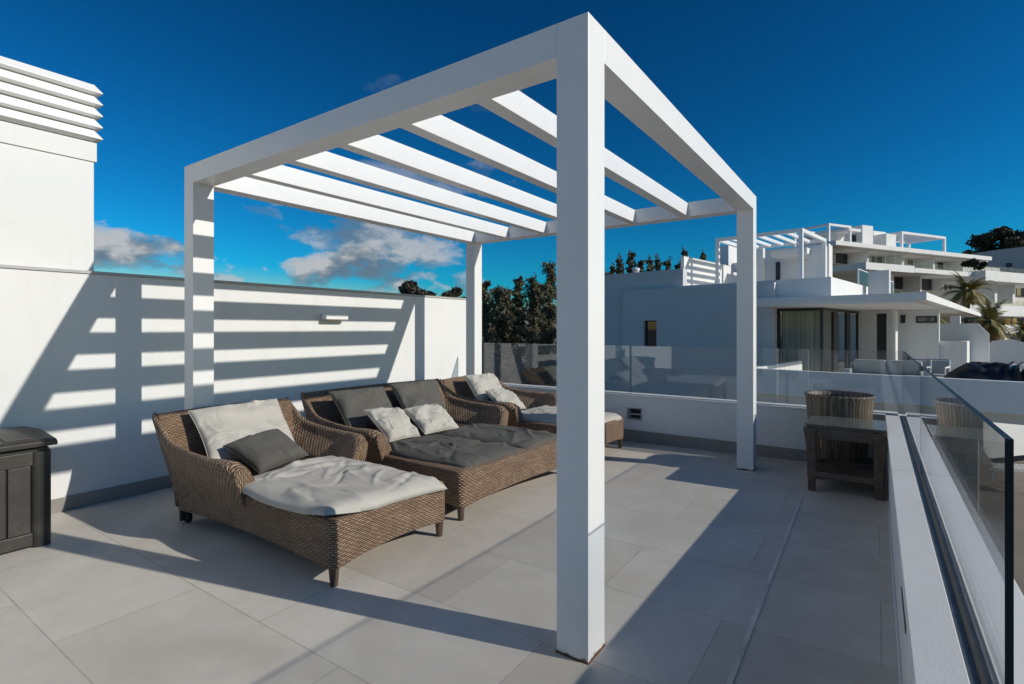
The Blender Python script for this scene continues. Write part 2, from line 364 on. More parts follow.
# ------------------------------------------------------------------ ground and terrace floor
g = MB(); g.v += [V((-1500, -1500, -3.35)), V((1500, -1500, -3.35)), V((1500, 1500, -3.35)), V((-1500, 1500, -3.35))]; g.face((0, 1, 2, 3))
tag(g.build('ground', M['ground']), kind='structure')
lt = bx(0.5, 60, -6, 11.0, -3.3, -3.0); tag(lt.build('lower_terrace_paving', M['low_terrace']), kind='structure')
t = MB()
xa, xb, ya, yb = XW, 0.085, -4.0, 6.24
t.poly([V((xa, ya, floor_z(xa))), V((xb, ya, floor_z(xb))), V((xb, ya, -0.35)), V((xa, ya, -0.35))], (0, yb-ya, 0))
tag(t.build('terrace_floor', M['tiles']), kind='structure')
s_ = MB(); s_.poly([V((-0.478, 2.0, floor_z(-0.478)+0.004)), V((-0.456, 2.0, floor_z(-0.456)+0.004)), V((-0.490, 4.9, floor_z(-0.496)+0.004)), V((-0.51, 4.9, floor_z(-0.51)+0.004))], (0, 0, -0.003))  # thin pale strip added just above the tiles to draw a streak
tag(s_.build('pale_floor_streak', M['streak_sealant']), kind='structure')

# ------------------------------------------------------------------ boundary wall on the left
wl = empty('boundary_wall', (XW, 1.2, -0.08))
def P(o, p):   # world point to the local frame of an unrotated empty
    return p
def wbox(par, x0, x1, y0, y1, z0, z1, name, m, bevel=0.0):
    l = par.location
    return bx(x0-l.x, x1-l.x, y0-l.y, y1-l.y, z0-l.z, z1-l.z).build(name, m, par, bevel=bevel)
tag(wl, 'long white rendered wall behind the loungers, striped by pergola shadows', 'wall')
wbox(wl, XW-0.16, XW, -4.0, 6.55, -3.35, WH-0.022, 'wall', M['render'])
wbox(wl, XW-0.175, XW+0.012, -4.02, 6.565, WH-0.020, WH+0.006, 'coping', M['cap'], 0.003)
wbox(wl, XW+0.002, XW+0.012, -4.0, 6.236, -0.10, 0.035, 'skirting', M['skirt'], 0.002)

# wall lamp
lm = empty('wall_lamp', (XW, 3.92, 1.50)); tag(lm, 'small white box shaped lamp fixed to the striped white wall', 'wall lamp')
wbox(lm, XW+0.001, XW+0.018, 3.80, 4.04, 1.50, 1.575, 'back_plate', M['cap'], 0.002)
wbox(lm, XW+0.019, XW+0.115, 3.765, 4.075, 1.505, 1.572, 'lamp_housing', M['paint'], 0.004)
wbox(lm, XW+0.03, XW+0.105, 3.79, 4.05, 1.499, 1.5045, 'diffuser', M['cap'])

# stair housing with a louvred top, far left
st = empty('stair_housing', (XW-1.0, 0.2, WH)); tag(st, 'tall white block above the left wall, with louvres round its top', 'building')
xs = XW-0.10
wbox(st, xs-2.2, xs, -3.0, 1.615, -3.35, 2.82, 'wall', M['render'], 0.004)
wbox(st, xs-2.21, xs+0.012, -3.01, 1.632, 2.823, 2.985, 'fascia', M['render'], 0.003)
wbox(st, xs-2.15, xs-0.06, -2.95, 1.56, 2.987, 3.46, 'louvre_core', M['cap'])
for k in range(5):
    z = 3.0+k*0.098; mb = MB()
    # blade profile leaning outwards, running round front and right end
    x0, y0 = xs-st.location.x, 1.632-st.location.y
    prof = ((-0.03, 0.090), (-0.012, 0.096), (0.034, 0.030), (0.036, 0.022), (-0.03, 0.004))
    pts = []
    for (dx, dz) in prof:
        pts.append([V((x0+dx, -3.2, z+dz-WH)), V((x0+dx, y0+dx, z+dz-WH)), V((x0-2.2, y0+dx, z+dz-WH))])
    mb.grid(pts, 5, 3, cu=True)
    mb.build('louvre_blade', M['paint'], st)
wbox(st, xs-2.2, xs-0.02, -3.0, 1.61, 3.478, 3.49, 'roof', M['cap'])

# ------------------------------------------------------------------ rear parapet and right parapet, glass balustrade
RY0, RY1, PT = 6.24, 6.50, 0.555
rp = empty('rear_parapet', (-2.6, RY0, 0)); tag(rp, 'low white rear parapet below the glass, with a dark overflow opening', 'parapet')
vx0, vx1, vz0, vz1 = -2.57, -2.395, 0.262, 0.392
m_ = MB(); l = rp.location
def lb(mb, x0, x1, y0, y1, z0, z1): mb.box(x0-l.x, x1-l.x, y0-l.y, y1-l.y, z0-l.z, z1-l.z)
lb(m_, XW, vx0, RY0, RY1, -3.35, PT-0.012); lb(m_, vx1, 0.40, RY0, RY1, -3.35, PT-0.012)
lb(m_, vx0, vx1, RY0, RY1, -3.35, vz0); lb(m_, vx0, vx1, RY0, RY1, vz1, PT-0.012)
m_.build('wall', M['render'], rp)
m_ = MB(); lb(m_, XW+0.001, 0.076, RY0-0.012, RY0+0.075, PT-0.012, PT+0.006); lb(m_, XW+0.001, 0.18, RY0+0.14, RY1+0.01, PT-0.012, PT+0.006)
m_.build('coping', M['render'], rp, bevel=0.003)
wbox(rp, XW+0.012, 0.07, RY0-0.011, RY0-0.002, -0.12, 0.125, 'skirting', M['skirt'], 0.002)
wbox(rp, XW+0.001, 0.18, RY0+0.078, RY0+0.137, PT-0.02, PT-0.003, 'glass_channel', M['channel'])
m_ = MB()
for (a, b_) in ((vz0-0.012, vz0), (vz1, vz1+0.012)): lb(m_, vx0-0.012, vx1+0.012, RY0-0.008, RY0-0.001, a, b_)
for (a, b_) in ((vx0-0.012, vx0), (vx1, vx1+0.012)): lb(m_, a, b_, RY0-0.008, RY0-0.001, vz0, vz1)
lb(m_, vx0, vx1, RY0+0.02, RY0+0.06, vz0+0.05, vz0+0.066)
m_.build('overflow_grille', M['cap'], rp)
wbox(rp, vx0-0.001, vx1+0.001, RY0+0.10, RY0+0.11, vz0, vz1, 'overflow_back', M['dark_frame'])

RX0, RX1 = 0.085, 0.372
pp = empty('side_parapet', (0.2, 2.0, 0)); tag(pp, 'low white side parapet at right, with a metal glazing channel along its top', 'parapet')
l = pp.location
m_ = MB(); lb(m_, RX0, RX1, -4.0, RY0-0.001, -3.35, PT-0.014); m_.build('wall', M['render'], pp)
YJ = 3.86
for (a, b_) in ((-4.0, YJ-0.002), (YJ+0.002, RY0+0.139)):
    m_ = MB(); lb(m_, RX0-0.01, 0.184, a, min(b_, RY0-0.013) if a > 0 else b_, PT-0.014, PT+0.004); m_.build('coping', M['render'], pp, bevel=0.003)
    m_ = MB(); lb(m_, 0.252, RX1+0.01, a, b_, PT-0.014, PT+0.004); m_.build('coping', M['render'], pp, bevel=0.003)
m_ = MB(); lb(m_, 0.1855, 0.2505, -4.0, RY0+0.075, PT-0.03, PT-0.006); m_.build('glass_channel', M['channel'], pp)
for a in (0.206, 0.2285):
    m_ = MB(); lb(m_, a, a+0.005, -4.0, RY0+0.07, PT-0.012, PT+0.001); m_.build('gasket', M['gasket'] if a < 0.21 else M['streak_sealant'], pp)
m_ = MB(); lb(m_, RX0-0.003, RX0+0.001, 2.22, 2.56, 0.36, 0.385); m_.build('overflow_slot', M['gasket'], pp)
m_ = MB(); lb(m_, RX0-0.009, RX0-0.001, -4.0, RY0-0.013, -0.05, 0.028); m_.build('skirting', M['render'], pp, bevel=0.002)

GT = 1.177
def panel(x0, x1, y0, y1, label):
    o = bx(x0, x1, y0, y1, PT-0.010, GT)
    for k in range(6):
        ax = (0, 0, 1, 1, 2, 2)   # faces: bottom, top, front, back, left, right
    along_x = (x1-x0) > (y1-y0)
    big = (2, 3) if along_x else (4, 5)
    o.mi = [0 if k in big else 1 for k in range(6)]
    ob = o.build('glass_panel', [M['glass'], M['glassedge']])
    tag(ob, label, 'glass panel', 'frameless glass panels on the parapets')
GX0, GX1 = 0.2135, 0.2270
panel(GX0, GX1, 1.432, 3.852, 'nearest full glass panel on the side parapet, its dark edge upright at right')
panel(GX0, GX1, 3.868, 6.335, 'far glass panel on the side parapet, beside the wicker planter')
gy0, gy1 = RY0+0.10, RY0+0.115
panel(-4.96, -2.585, gy0, gy1, 'left glass panel on the rear parapet, in front of the dark conifers')
panel(-2.565, -0.80, gy0, gy1, 'middle glass panel on the rear parapet, in front of the grey facade')
panel(-0.78, 0.205, gy0, gy1, 'right glass panel on the rear parapet, behind the wicker planter')

# ------------------------------------------------------------------ pergola
def make_pergola(label, zb=-0.09):
    r = empty('pergola', (XN, YN, 0)); tag(r, label, 'pergola')
    X0, X1, Y0, Y1 = -LX, 0.0, 0.0, LY
    w_ = PW; wy = 0.16
    for (x, y) in ((X0, Y0), (X1-w_, Y0), (X0, Y1-wy), (X1-w_, Y1-wy)):
        b0 = floor_z(XN+x+w_/2)+0.006
        p = bx(x, x+w_, y, y+wy, b0, PH).build('post', M['post'], r, bevel=0.002)
        bx(x-0.004, x+w_+0.004, y-0.004, y+wy+0.004, b0-0.008, b0-0.0005).build('base_plate', M['rust'], r)
    zb_, zt_ = PH-BD, PH
    e = 0.0003
    bx(X0+w_+e, X1-w_-e, Y0, Y0+wy, zb_, zt_).build('beam', M['paint'], r, bevel=0.0015)
    bx(X0+w_+e, X1-w_-e, Y1-wy, Y1, zb_, zt_).build('beam', M['paint'], r, bevel=0.0015)
    bx(X0, X0+w_, Y0+wy+e, Y1-wy-e, zb_, zt_).build('beam', M['paint'], r, bevel=0.0015)
    bx(X1-w_, X1, Y0+wy+e, Y1-wy-e, zb_, zt_).build('beam', M['paint'], r, bevel=0.0015)
    for xr in (-3.912, -3.337, -2.764, -2.19, -1.613):
        x = xr-XN
        bx(x-0.095, x, Y0+wy+0.002, Y1-wy-0.002, zb_+0.003, zb_+0.003+0.139).build('slat', M['paint'], r, bevel=0.003)
    return r
perg = make_pergola('large white pergola of square posts and slatted beams over the loungers')

# ------------------------------------------------------------------ wicker daybeds
def lerp(a, b, t): return a+(b-a)*t
def interp(tab, x):
    for (x0, y0), (x1, y1) in zip(tab, tab[1:]):
        if x <= x1:
            t = max(0, min(1, (x-x0)/(x1-x0))); t = t*t*(3-2*t) if False else t
            return lerp(y0, y1, t)
    return tab[-1][1]
def smooth_tab(tab, n=3):
    return tab
ARM_TOP = [(-0.16, 0.812), (-0.08, 0.745), (0.0, 0.692), (0.06, 0.652), (0.12, 0.624), (0.2, 0.607), (0.3, 0.595), (0.45, 0.580), (0.7, 0.570), (0.85, 0.574), (0.93, 0.566), (0.965, 0.535)]
ARM_FL = [(-0.16, 0.095), (0.3, 0.10), (0.75, 0.105), (0.9, 0.095), (0.965, 0.07)]
ARM_TH = [(-0.16, 0.045), (0.55, 0.052), (0.75, 0.070), (0.90, 0.120), (0.965, 0.120)]
LEN = 1.885
def make_daybed(Wd, loc, label, backh=0.80):
    r = empty('wicker_daybed', loc, (0, -atan(SL), 0)); tag(r, label, 'sun lounger', 'brown wicker daybeds under the pergola')
    # --- seat base: rounded rectangular skirt with arched lower edge
    def loop(inset, n_side=(26, 16)):
        x0, x1, y0, y1, rad = inset, LEN-inset, inset, Wd-inset, 0.05
        pts = []
        def seg(a, b, n):
            for k in range(n): pts.append((lerp(a[0], b[0], k/n), lerp(a[1], b[1], k/n)))
        def arc(cx, cy, a0):
            for k in range(4): a = a0+pi/2*k/4; pts.append((cx+rad*cos(a), cy+rad*sin(a)))
        seg((x0+rad, y0), (x1-rad, y0), n_side[0]); arc(x1-rad, y0+rad, -pi/2)
        seg((x1, y0+rad), (x1, y1-rad), n_side[1]); arc(x1-rad, y1-rad, 0)
        seg((x1-rad, y1), (x0+rad, y1), n_side[0]); arc(x0+rad, y1-rad, pi/2)
        seg((x0, y1-rad), (x0, y0+rad), n_side[1]); arc(x0+rad, y0+rad, pi)
        return pts
    def zbot(x, y):
        tx = min(1, max(0, (x-0.06)/(LEN-0.12))); ty = min(1, max(0, (y-0.05)/(Wd-0.10)))
        onside = min(abs(y), abs(Wd-y)) < min(abs(x), abs(LEN-x))
        t = tx if onside else ty
        return 0.105 + 0.034*(1-abs(2*t-1)**2.2)
    zt = 0.372
    rings = []
    for (ins, lev) in ((0.035, 'b'), (0.004, 'b'), (0.0, 0.02), (0.0, 0.25), (0.0, 0.5), (0.0, 0.75), (0.0, 0.93), (0.006, 0.985), (0.018, 1.0), (0.06, 1.0)):
        rg = []
        for (x, y) in loop(ins):
            zb = zbot(x, y)
            rg.append(V((x, y, zb-0.001 if lev == 'b' else lerp(zb, zt, lev))))
        rings.append(rg)
    mb = MB(); n = len(rings[0])
    mb.grid(rings, len(rings), n, cv=True, swap=True)
    dk = MB()
    mb.box(0.055, LEN-0.055, 0.055, Wd-0.055, 0.30, zt-0.004)
    mb.build('seat_base', M['wicker'], r, smooth=True)
    # --- backrest: reclined shell with a rolled top
    ys = [lerp(0, 1, k/24) for k in range(25)]
    prof = [(0.0, 0.12), (-0.04, 0.30), (-0.09, 0.52), (-0.145, 0.755), (-0.158, 0.792), (-0.15, 0.812), (-0.125, 0.818), (-0.10, 0.80), (-0.02, 0.66), (0.08, 0.50), (0.16, 0.37)]
    pts = []
    for (x, z) in prof:
        fl = 0.085*max(0, min(1, (z-0.15)/0.5))**1.2
        z2 = z*backh/0.80 if z > 0.3 else z
        pts.append([V((x+0.02*(1-abs(2*q-1)**4)*0.0, lerp(0.014-fl, Wd-0.014+fl, q), z2 + 0.012*sin(pi*q)*(z > 0.7))) for q in ys])
    mb = MB(); mb.grid(pts, len(prof), len(ys), swap=True)
    a = [i*len(ys) for i in range(len(prof))]; b_ = [i*len(ys)+len(ys)-1 for i in range(len(prof))]
    mb.face(a); mb.face(b_[::-1])
    mb.build('backrest', M['wicker'], r, smooth=True).modifiers.new('edge', 'EDGE_SPLIT').split_angle = radians(50)
    # --- arms
    for side in (0, 1):
        sec = []
        xs_ = [-0.155+k*(0.965+0.155)/44 for k in range(45)]
        for x in xs_:
            zt_ = interp(ARM_TOP, x); fl = interp(ARM_FL, x); th = interp(ARM_TH, x)
            if x < 0.05: zt_ *= lerp(1, backh/0.80, max(0, min(1, (0.05-x)/0.2)))
            zin = max(0.36, 0.0)
            xo = min(x, 0.945) if x > 0 else x
            zo = (0.12 if x < 0.06 else 0.22) if x > 0.0 else min(zt_-0.04, 0.12-4.4*x)
            zo = max(zo, 0.12)
            ring = []
            # outer face, from bottom to top
            for q in (0.0, 0.2, 0.4, 0.6, 0.8, 0.93):
                z = lerp(zo, zt_-0.02, q); yy = -fl*max(0, min(1, (z-0.22)/(zt_-0.24)))**1.25 if z > 0.22 else 0.0
                off = lerp(0.009, -0.003, max(0, min(1, (z-0.29)/0.07))) if x > 0.02 else -0.002; ring.append((yy+off, z))
            yo = -fl
            ring += [(yo+0.004, zt_-0.006), (yo+th*0.18, zt_+0.012), (yo+th*0.42, zt_+0.020), (yo+th*0.68, zt_+0.010), (yo+th*0.88, zt_-0.012), (yo+th, zt_-0.045)]
            for q in (0.25, 0.5, 0.75, 1.0):
                z = lerp(zt_-0.045, min(zin, zt_-0.07), q); ring.append((lerp(yo+th, 0.105, q**0.8), z))
            pr_ = [V((x, (yy if side == 0 else Wd-yy), z)) for yy, z in ring]
            sec.append(pr_)
        mb = MB(); nr = len(sec[0])
        mb.grid(sec, len(sec), nr, cv=True, swap=True)
        b0 = 0; mb.face([k for k in range(nr)], [(v.z, v.y) for v in sec[0]]); e0 = (len(sec)-1)*nr
        mb.build('arm', M['wicker_rib'], r, smooth=True)
        # front trim of the arm: a bound end face
        tr = MB(); last = sec[-1]; c = sum(last, V())/nr
        rg = [[p+V((0.0, 0, 0)) for p in last], [p+V((0.014, 0, 0)) for p in last], [lerp(p, c, 0.12)+V((0.022, 0, 0)) for p in last]]
        tr.grid(rg, 3, nr, cv=True, swap=True); e = 2*nr
        tr.face([e+k for k in range(nr)], [(rg[2][k].z, rg[2][k].y) for k in range(nr)])
        tr.build('arm_front', M['wicker'], r, smooth=True).modifiers.new('edge', 'EDGE_SPLIT').split_angle = radians(45)
    # --- feet and wheels
    for y in (0.04, Wd-0.04):
        f = MB(); f.tube((LEN-0.045, y, 0.112), (LEN-0.045, y, 0.0), 0.030, 0.021, 12); f.build('leg', M['leg'], r, smooth=False, bevel=0.002)
        wq = MB(); yy = y+0.02*(1 if y < 0.5 else -1)
        wq.tube((0.055, yy-0.016, 0.042), (0.055, yy+0.016, 0.042), 0.042, 0.042, 18); wq.build('wheel', M['black'], r, bevel=0.004)
        lg = MB(); lg.box(0.005, 0.030, y-0.02, y+0.02, 0.012, 0.13); lg.build('wheel_bracket', M['leg'], r)
    return r
B1 = make_daybed(0.93, (-4.30, 1.765, floor_z(-4.30)), 'nearest brown wicker daybed with light grey mattress and one dark cushion')
B2 = make_daybed(1.62, (-4.37, 3.04, floor_z(-4.37)), 'wide double brown wicker daybed in the middle, with dark grey mattresses', 0.825)
B2.rotation_euler.z = -0.062
B3 = make_daybed(0.93, (-4.345, 4.965, floor_z(-4.345)), 'farthest brown wicker daybed beside the rear parapet, partly hidden by the post', 0.80)

# ------------------------------------------------------------------ cushions
def nz(p, s, o=0.0): return noise.noise(V((p[0]*s+o, p[1]*s+o*1.7, p[2]*s-o)))
def ridge(p, s, o): return 1-abs(nz(p, s, o))*2.2
def folds(seed, n, amp, pillow=False):
    rng = random.Random(int(seed*101)); out = []
    for _ in range(n):
        if pillow:
            # creases start at the rim and corners and run inwards
            a = rng.random()*6.283; r = rng.uniform(0.75, 1.1); c0 = (max(-1, min(1, cos(a)*r*1.2)), max(-1, min(1, sin(a)*r*1.2)))
            ang = a+pi+rng.uniform(-0.9, 0.9); L_ = rng.uniform(0.25, 0.75)
        else:
            c0 = (rng.uniform(-1, 1), rng.uniform(-1, 1)); ang = rng.choice((0.35, 1.2, 1.75, 2.6))+rng.uniform(-0.45, 0.45); L_ = rng.uniform(0.35, 1.1)
        out.append((c0, (cos(ang), sin(ang)), L_, rng.uniform(0.025, 0.065), amp*rng.uniform(0.35, 1.0)*rng.choice((1, 1, -0.8)), rng.uniform(-0.25, 0.25)))
    return out
def crease(fl, U, W_):
    t = 0.0
    for (c, d, L_, w_, a, k) in fl:
        x, y = U-c[0], W_-c[1]; s = x*d[0]+y*d[1]
        if s < 0 or s > L_: continue
        q = s/L_; o = -x*d[1]+y*d[0]-k*s*(1-q)*2
        if abs(o) > w_*3: continue
        t += a*math.exp(-(o/w_)**2)*(sin(pi*q)**0.7)
    return t
def pillow(name, corners, thick, m, label, cat, seed, group=None, wr=1.0, n=60, puff=0.42):
    TL, TR, BR, BL = [V(c) for c in corners]
    nrm = ((TR-TL).cross(BL-TL)).normalized()
    # make sure the normal looks towards the camera side (front of the cushion)
    if nrm.dot(CAM-TL) < 0: nrm = -nrm
    fl_ = folds(seed, 22, 0.011*max(0.5, (TL-TR).length/0.5), pillow=True)
    top, bot = [], []
    for i in range(n+1):
        a, b_ = [], []
        for j in range(n+1):
            u, v = i/n, j/n; U, W_ = 2*u-1, 2*v-1
            p = (TL*(1-u)+TR*u)*(1-v)+(BL*(1-u)+BR*u)*v
            c = (TL+TR+BR+BL)/4
            pull = 0.055*((1-U*U)*abs(W_)**3 + (1-W_*W_)*abs(U)**3)     # edges drawn in between the corners
            p = lerp(p, c, pull)
            e = max(0, (1-abs(U)**3.2))*max(0, (1-abs(W_)**3.2))
            h = thick*0.5*e**puff
            q = V((U*1.3, W_*1.3, seed*3.1))
            corner_w = 0.35+0.65*max(abs(U), abs(W_))**2
            wv = (wr*(0.020*nz(q, 1.3, seed)+0.010*nz(q, 3.4, seed+3)*corner_w) + crease(fl_, U, W_)*wr)*min(1, e*3)
            a.append(p+nrm*(h+wv)); b_.append(p-nrm*(h*0.8))
        top.append(a); bot.append(b_)
    mb = MB(); mb.grid(top, n+1, n+1); mb.grid(bot, n+1, n+1)
    o = mb.build(name, m, smooth=True, fix=False)
    import bmesh
    bm = bmesh.new(); bm.from_mesh(o.data); bmesh.ops.remove_doubles(bm, verts=bm.verts, dist=0.0004); bmesh.ops.recalc_face_normals(bm, faces=bm.faces); bm.to_mesh(o.data); bm.free()
    tag(o, label, cat, group)
    # welt seam round the rim
    sm = MB(); rim = [top[i][0] for i in range(n+1)]+[top[n][j] for j in range(1, n+1)]+[top[i][n] for i in range(n-1, -1, -1)]+[top[0][j] for j in range(n-1, 0, -1)]
    N_ = len(rim); rings = []
    for k in range(N_):
        d = (rim[(k+1) % N_]-rim[k-1]).normalized(); s1 = nrm; s2 = d.cross(nrm)
        rings.append([rim[k]+(s1*cos(a)+s2*sin(a))*0.0034 for a in (0, pi*.4, pi*.8, pi*1.2, pi*1.6)])
    sm.grid(rings, N_, 5, cu=True, cv=True); sm.build('piping', m, o, smooth=True)
    return o
def mattress(name, corners, thick, m, label, seed, group=None, amp=1.0, drape=0.0, fold=None, nu=120, nv=90):
    # corners: back-near, front-near, front-far, back-far (top surface rest heights); lies on the seat
    A, B, C_, D = [V(c) for c in corners]
    fl_ = folds(seed, 46, 0.017)
    top, bot = [], []
    for i in range(nu+1):
        a, b_ = [], []
        for j in range(nv+1):
            u, v = i/nu, j/nv; U, W_ = 2*u-1, 2*v-1
            uu = u; vv = v
            p = (A*(1-u)+B*u)*(1-v)+(D*(1-u)+C_*u)*v
            ed = 0.022*(nz((u*2.5, v*2.5, seed), 1.0, seed))
            p = p+V((ed*abs(U)**4*2, ed*abs(W_)**4*2.0, 0))
            e = max(0, (1-abs(U)**7))*max(0, (1-abs(W_)**5))
            h = thick*e**0.38
            q = V((p.x, p.y, seed))
            w_ = 0.015*nz(q, 2.3, seed)+0.006*nz(q, 6.0, seed+2)+crease(fl_, U, W_)+0.007*max(0, ridge(V((p.x+p.y*0.6, p.y*1.5-p.x*0.4, seed)), 3.2, seed+4)-0.6)
            dz = -drape*max(0, abs(W_)-0.86)/0.14*0.5
            if fold: dz += fold(u, v)
            a.append(p+V((0, 0, h+amp*w_*min(1, e*2.5)+dz)))
            b_.append(p+V((0, 0, min(0.0, dz)+(max(0, dz)*0.9))))
        top.append(a); bot.append(b_)
    mb = MB(); mb.grid(top, nu+1, nv+1); mb.grid(bot, nu+1, nv+1)
    o = mb.build(name, m, smooth=True, fix=False)
    import bmesh
    bm = bmesh.new(); bm.from_mesh(o.data); bmesh.ops.remove_doubles(bm, verts=bm.verts, dist=0.0005); bmesh.ops.recalc_face_normals(bm, faces=bm.faces); bm.to_mesh(o.data); bm.free()
    return tag(o, label, 'mattress', group)
GM = 'loose mattresses lying on the daybeds'; GP = 'back pillows leaning on the daybeds'; GS = 'small scatter cushions'
ZS = 0.34
def foldA(u, v):   # near front corner lifted and curled, far front edge hanging a little
    return 0.035*max(0, u-0.80)/0.2*max(0, 0.35-v)/0.35 + 0.02*max(0, 0.12-v)/0.12*max(0, 1-abs(u-0.15)/0.2) - 0.03*max(0, u-0.93)/0.07*v
mattress('mattress', [(-3.52, 1.75, ZS-0.004), (-2.44, 1.735, ZS+0.012), (-2.375, 2.655, ZS), (-3.62, 2.62, ZS)], 0.072, M['light_cush'], 'crumpled light grey mattress on the nearest daybed', 3.3, GM, 1.0, fold=foldA)
# a fold of the same cloth sags behind the small cushion
pillow('back_pillow', [(-4.33, 1.86, 0.765), (-4.33, 2.585, 0.78), (-3.96, 2.55, 0.40), (-3.96, 1.85, 0.40)], 0.17, M['light_cush'], 'large light grey pillow leaning on the nearest daybed back', 'pillow', 1.0, GP, wr=1.35)
pillow('scatter_cushion', [(-3.93, 1.925, 0.535), (-3.90, 2.335, 0.60), (-3.56, 2.385, 0.43), (-3.60, 2.02, 0.365)], 0.15, M['dark_cush'], 'dark grey cushion leaning on the large light pillow', 'cushion', 2.0, GS, wr=0.6)
def foldB(u, v): return 0.02*max(0, 0.15-v)/0.15*max(0, u-0.5)
mattress('mattress', [(-3.60, 3.03, 0.312), (-2.53, 3.01, 0.305), (-2.50, 3.79, 0.305), (-3.60, 3.79, 0.312)], 0.085, M['dark_cush'], 'rumpled dark grey mattress on the near half of the double daybed', 5.1, GM, 1.1, fold=foldB)
mattress('mattress', [(-3.60, 3.80, 0.312), (-2.505, 3.80, 0.305), (-2.49, 4.50, 0.305), (-3.60, 4.46, 0.312)], 0.082, M['dark_cush'], 'rumpled dark grey mattress on the far half of the double daybed', 8.4, GM, 1.0)
pillow('back_pillow', [(-4.24, 3.05, 0.80), (-4.23, 3.70, 0.79), (-3.93, 3.66, 0.42), (-3.95, 3.07, 0.43)], 0.17, M['dark_cush'], 'dark grey pillow on the left half of the double daybed back', 'pillow', 3.0, GP, wr=1.4)
pillow('back_pillow', [(-4.24, 3.80, 0.81), (-4.24, 4.49, 0.80), (-3.92, 4.38, 0.42), (-3.92, 3.78, 0.43)], 0.17, M['dark_cush'], 'dark grey pillow on the right half of the double daybed back', 'pillow', 4.0, GP, wr=1.4)
pillow('scatter_cushion', [(-3.84, 3.135, 0.655), (-3.80, 3.53, 0.62), (-3.50, 3.515, 0.39), (-3.52, 3.16, 0.395)], 0.14, M['light_cush'], 'small light grey cushion before the left dark pillow of the double daybed', 'cushion', 5.0, GS, wr=1.5)
pillow('scatter_cushion', [(-3.80, 3.585, 0.605), (-3.80, 4.06, 0.60), (-3.48, 4.05, 0.385), (-3.48, 3.56, 0.40)], 0.14, M['light_cush'], 'small light grey cushion before the right dark pillow of the double daybed', 'cushion', 6.0, GS, wr=1.5)
mattress('mattress', [(-3.60, 5.03, 0.325), (-2.50, 5.02, 0.322), (-2.46, 5.87, 0.322), (-3.60, 5.84, 0.325)], 0.085, M['light_cush'], 'light grey mattress on the farthest daybed, a post shadow across it', 11.7, GM, 0.8, drape=0.02)
pillow('back_pillow', [(-4.29, 5.08, 0.80), (-4.29, 5.69, 0.785), (-3.93, 5.60, 0.42), (-3.93, 4.99, 0.42)], 0.16, M['light_cush'], 'large light grey pillow leaning on the farthest daybed back', 'pillow', 7.0, GP, wr=1.35)
pillow('scatter_cushion', [(-3.93, 5.055, 0.63), (-3.90, 5.50, 0.60), (-3.58, 5.44, 0.40), (-3.60, 4.99, 0.41)], 0.14, M['light_cush'], 'small light grey cushion before the large pillow of the farthest daybed', 'cushion', 8.0, GS)

# ------------------------------------------------------------------ storage box
bn = empty('storage_box', (-4.61, 0.5, floor_z(-4.61))); tag(bn, 'dark brown plastic storage box against the white wall', 'storage box')
Yr, Yl, Xf, Xk, ZT = 0.625, -0.75, 0.0, -0.66, 0.66
bx(Xk, Xf-0.02, Yl, Yr-0.012, 0.01, ZT).build('body', M['dark_plastic'], bn, bevel=0.006)
def rail(y0, y1, z0, z1, name='rail'): bx(Xf-0.019, Xf+0.006, y0, y1, z0, z1).build(name, M['dark_plastic'], bn, bevel=0.005)
rail(Yl+0.07, Yr-0.10, 0.015, 0.10); rail(Yl+0.07, Yr-0.10, ZT-0.11, ZT-0.02)
yb_ = Yr-0.105
while yb_ > Yl+0.1:
    bx(Xf-0.019, Xf-0.001, yb_-0.118, yb_-0.006, 0.102, ZT-0.112).build('board', M['dark_plastic'], bn, bevel=0.004); yb_ -= 0.121
cp = MB(); cp.tube((Xf-0.035, Yr-0.055, 0.0), (Xf-0.035, Yr-0.055, ZT-0.02), 0.055, 0.055, 20); cp.box(Xf-0.10, Xf-0.03, Yr-0.055, Yr, 0.0, ZT-0.02); cp.build('corner_post', M['dark_plastic'], bn, bevel=0.003)
cp = MB(); cp.tube((Xf-0.035, Yl+0.055, 0.0), (Xf-0.035, Yl+0.055, ZT-0.02), 0.055, 0.055, 20); cp.build('corner_post', M['dark_plastic'], bn)
ld = MB(); nL = 12
secs = []
for y, dz in ((Yl-0.02, -0.012), (Yl+0.02, 0), (Yr-0.03, 0), (Yr+0.022, -0.010)):
    secs.append([V((Xf+0.03, y, ZT+0.012)), V((Xf+0.034, y, ZT+0.045+dz)), V((Xf+0.005, y, ZT+0.062+dz)), V((-0.33, y, ZT+0.088+dz)), V((Xk+0.0, y, ZT+0.07+dz)), V((Xk-0.02, y, ZT+0.012))])
ld.grid(secs, 4, 6, cv=True); ld.face([0, 1, 2, 3, 4, 5]); ld.face([18+k for k in range(6)][::-1]); lid = ld.build('lid', M['dark_plastic'], bn, bevel=0.006)
for k in range(8):
    y = Yr-0.10-k*0.155
    rb = MB(); rb.poly([V((Xf-0.02, y, ZT+0.064)), V((Xf-0.02, y-0.135, ZT+0.064)), V((-0.30, y-0.135, ZT+0.0865)), V((-0.30, y, ZT+0.0865))], (0, 0, 0.006)); rb.build('lid_plank', M['dark_plastic'], bn, bevel=0.002)

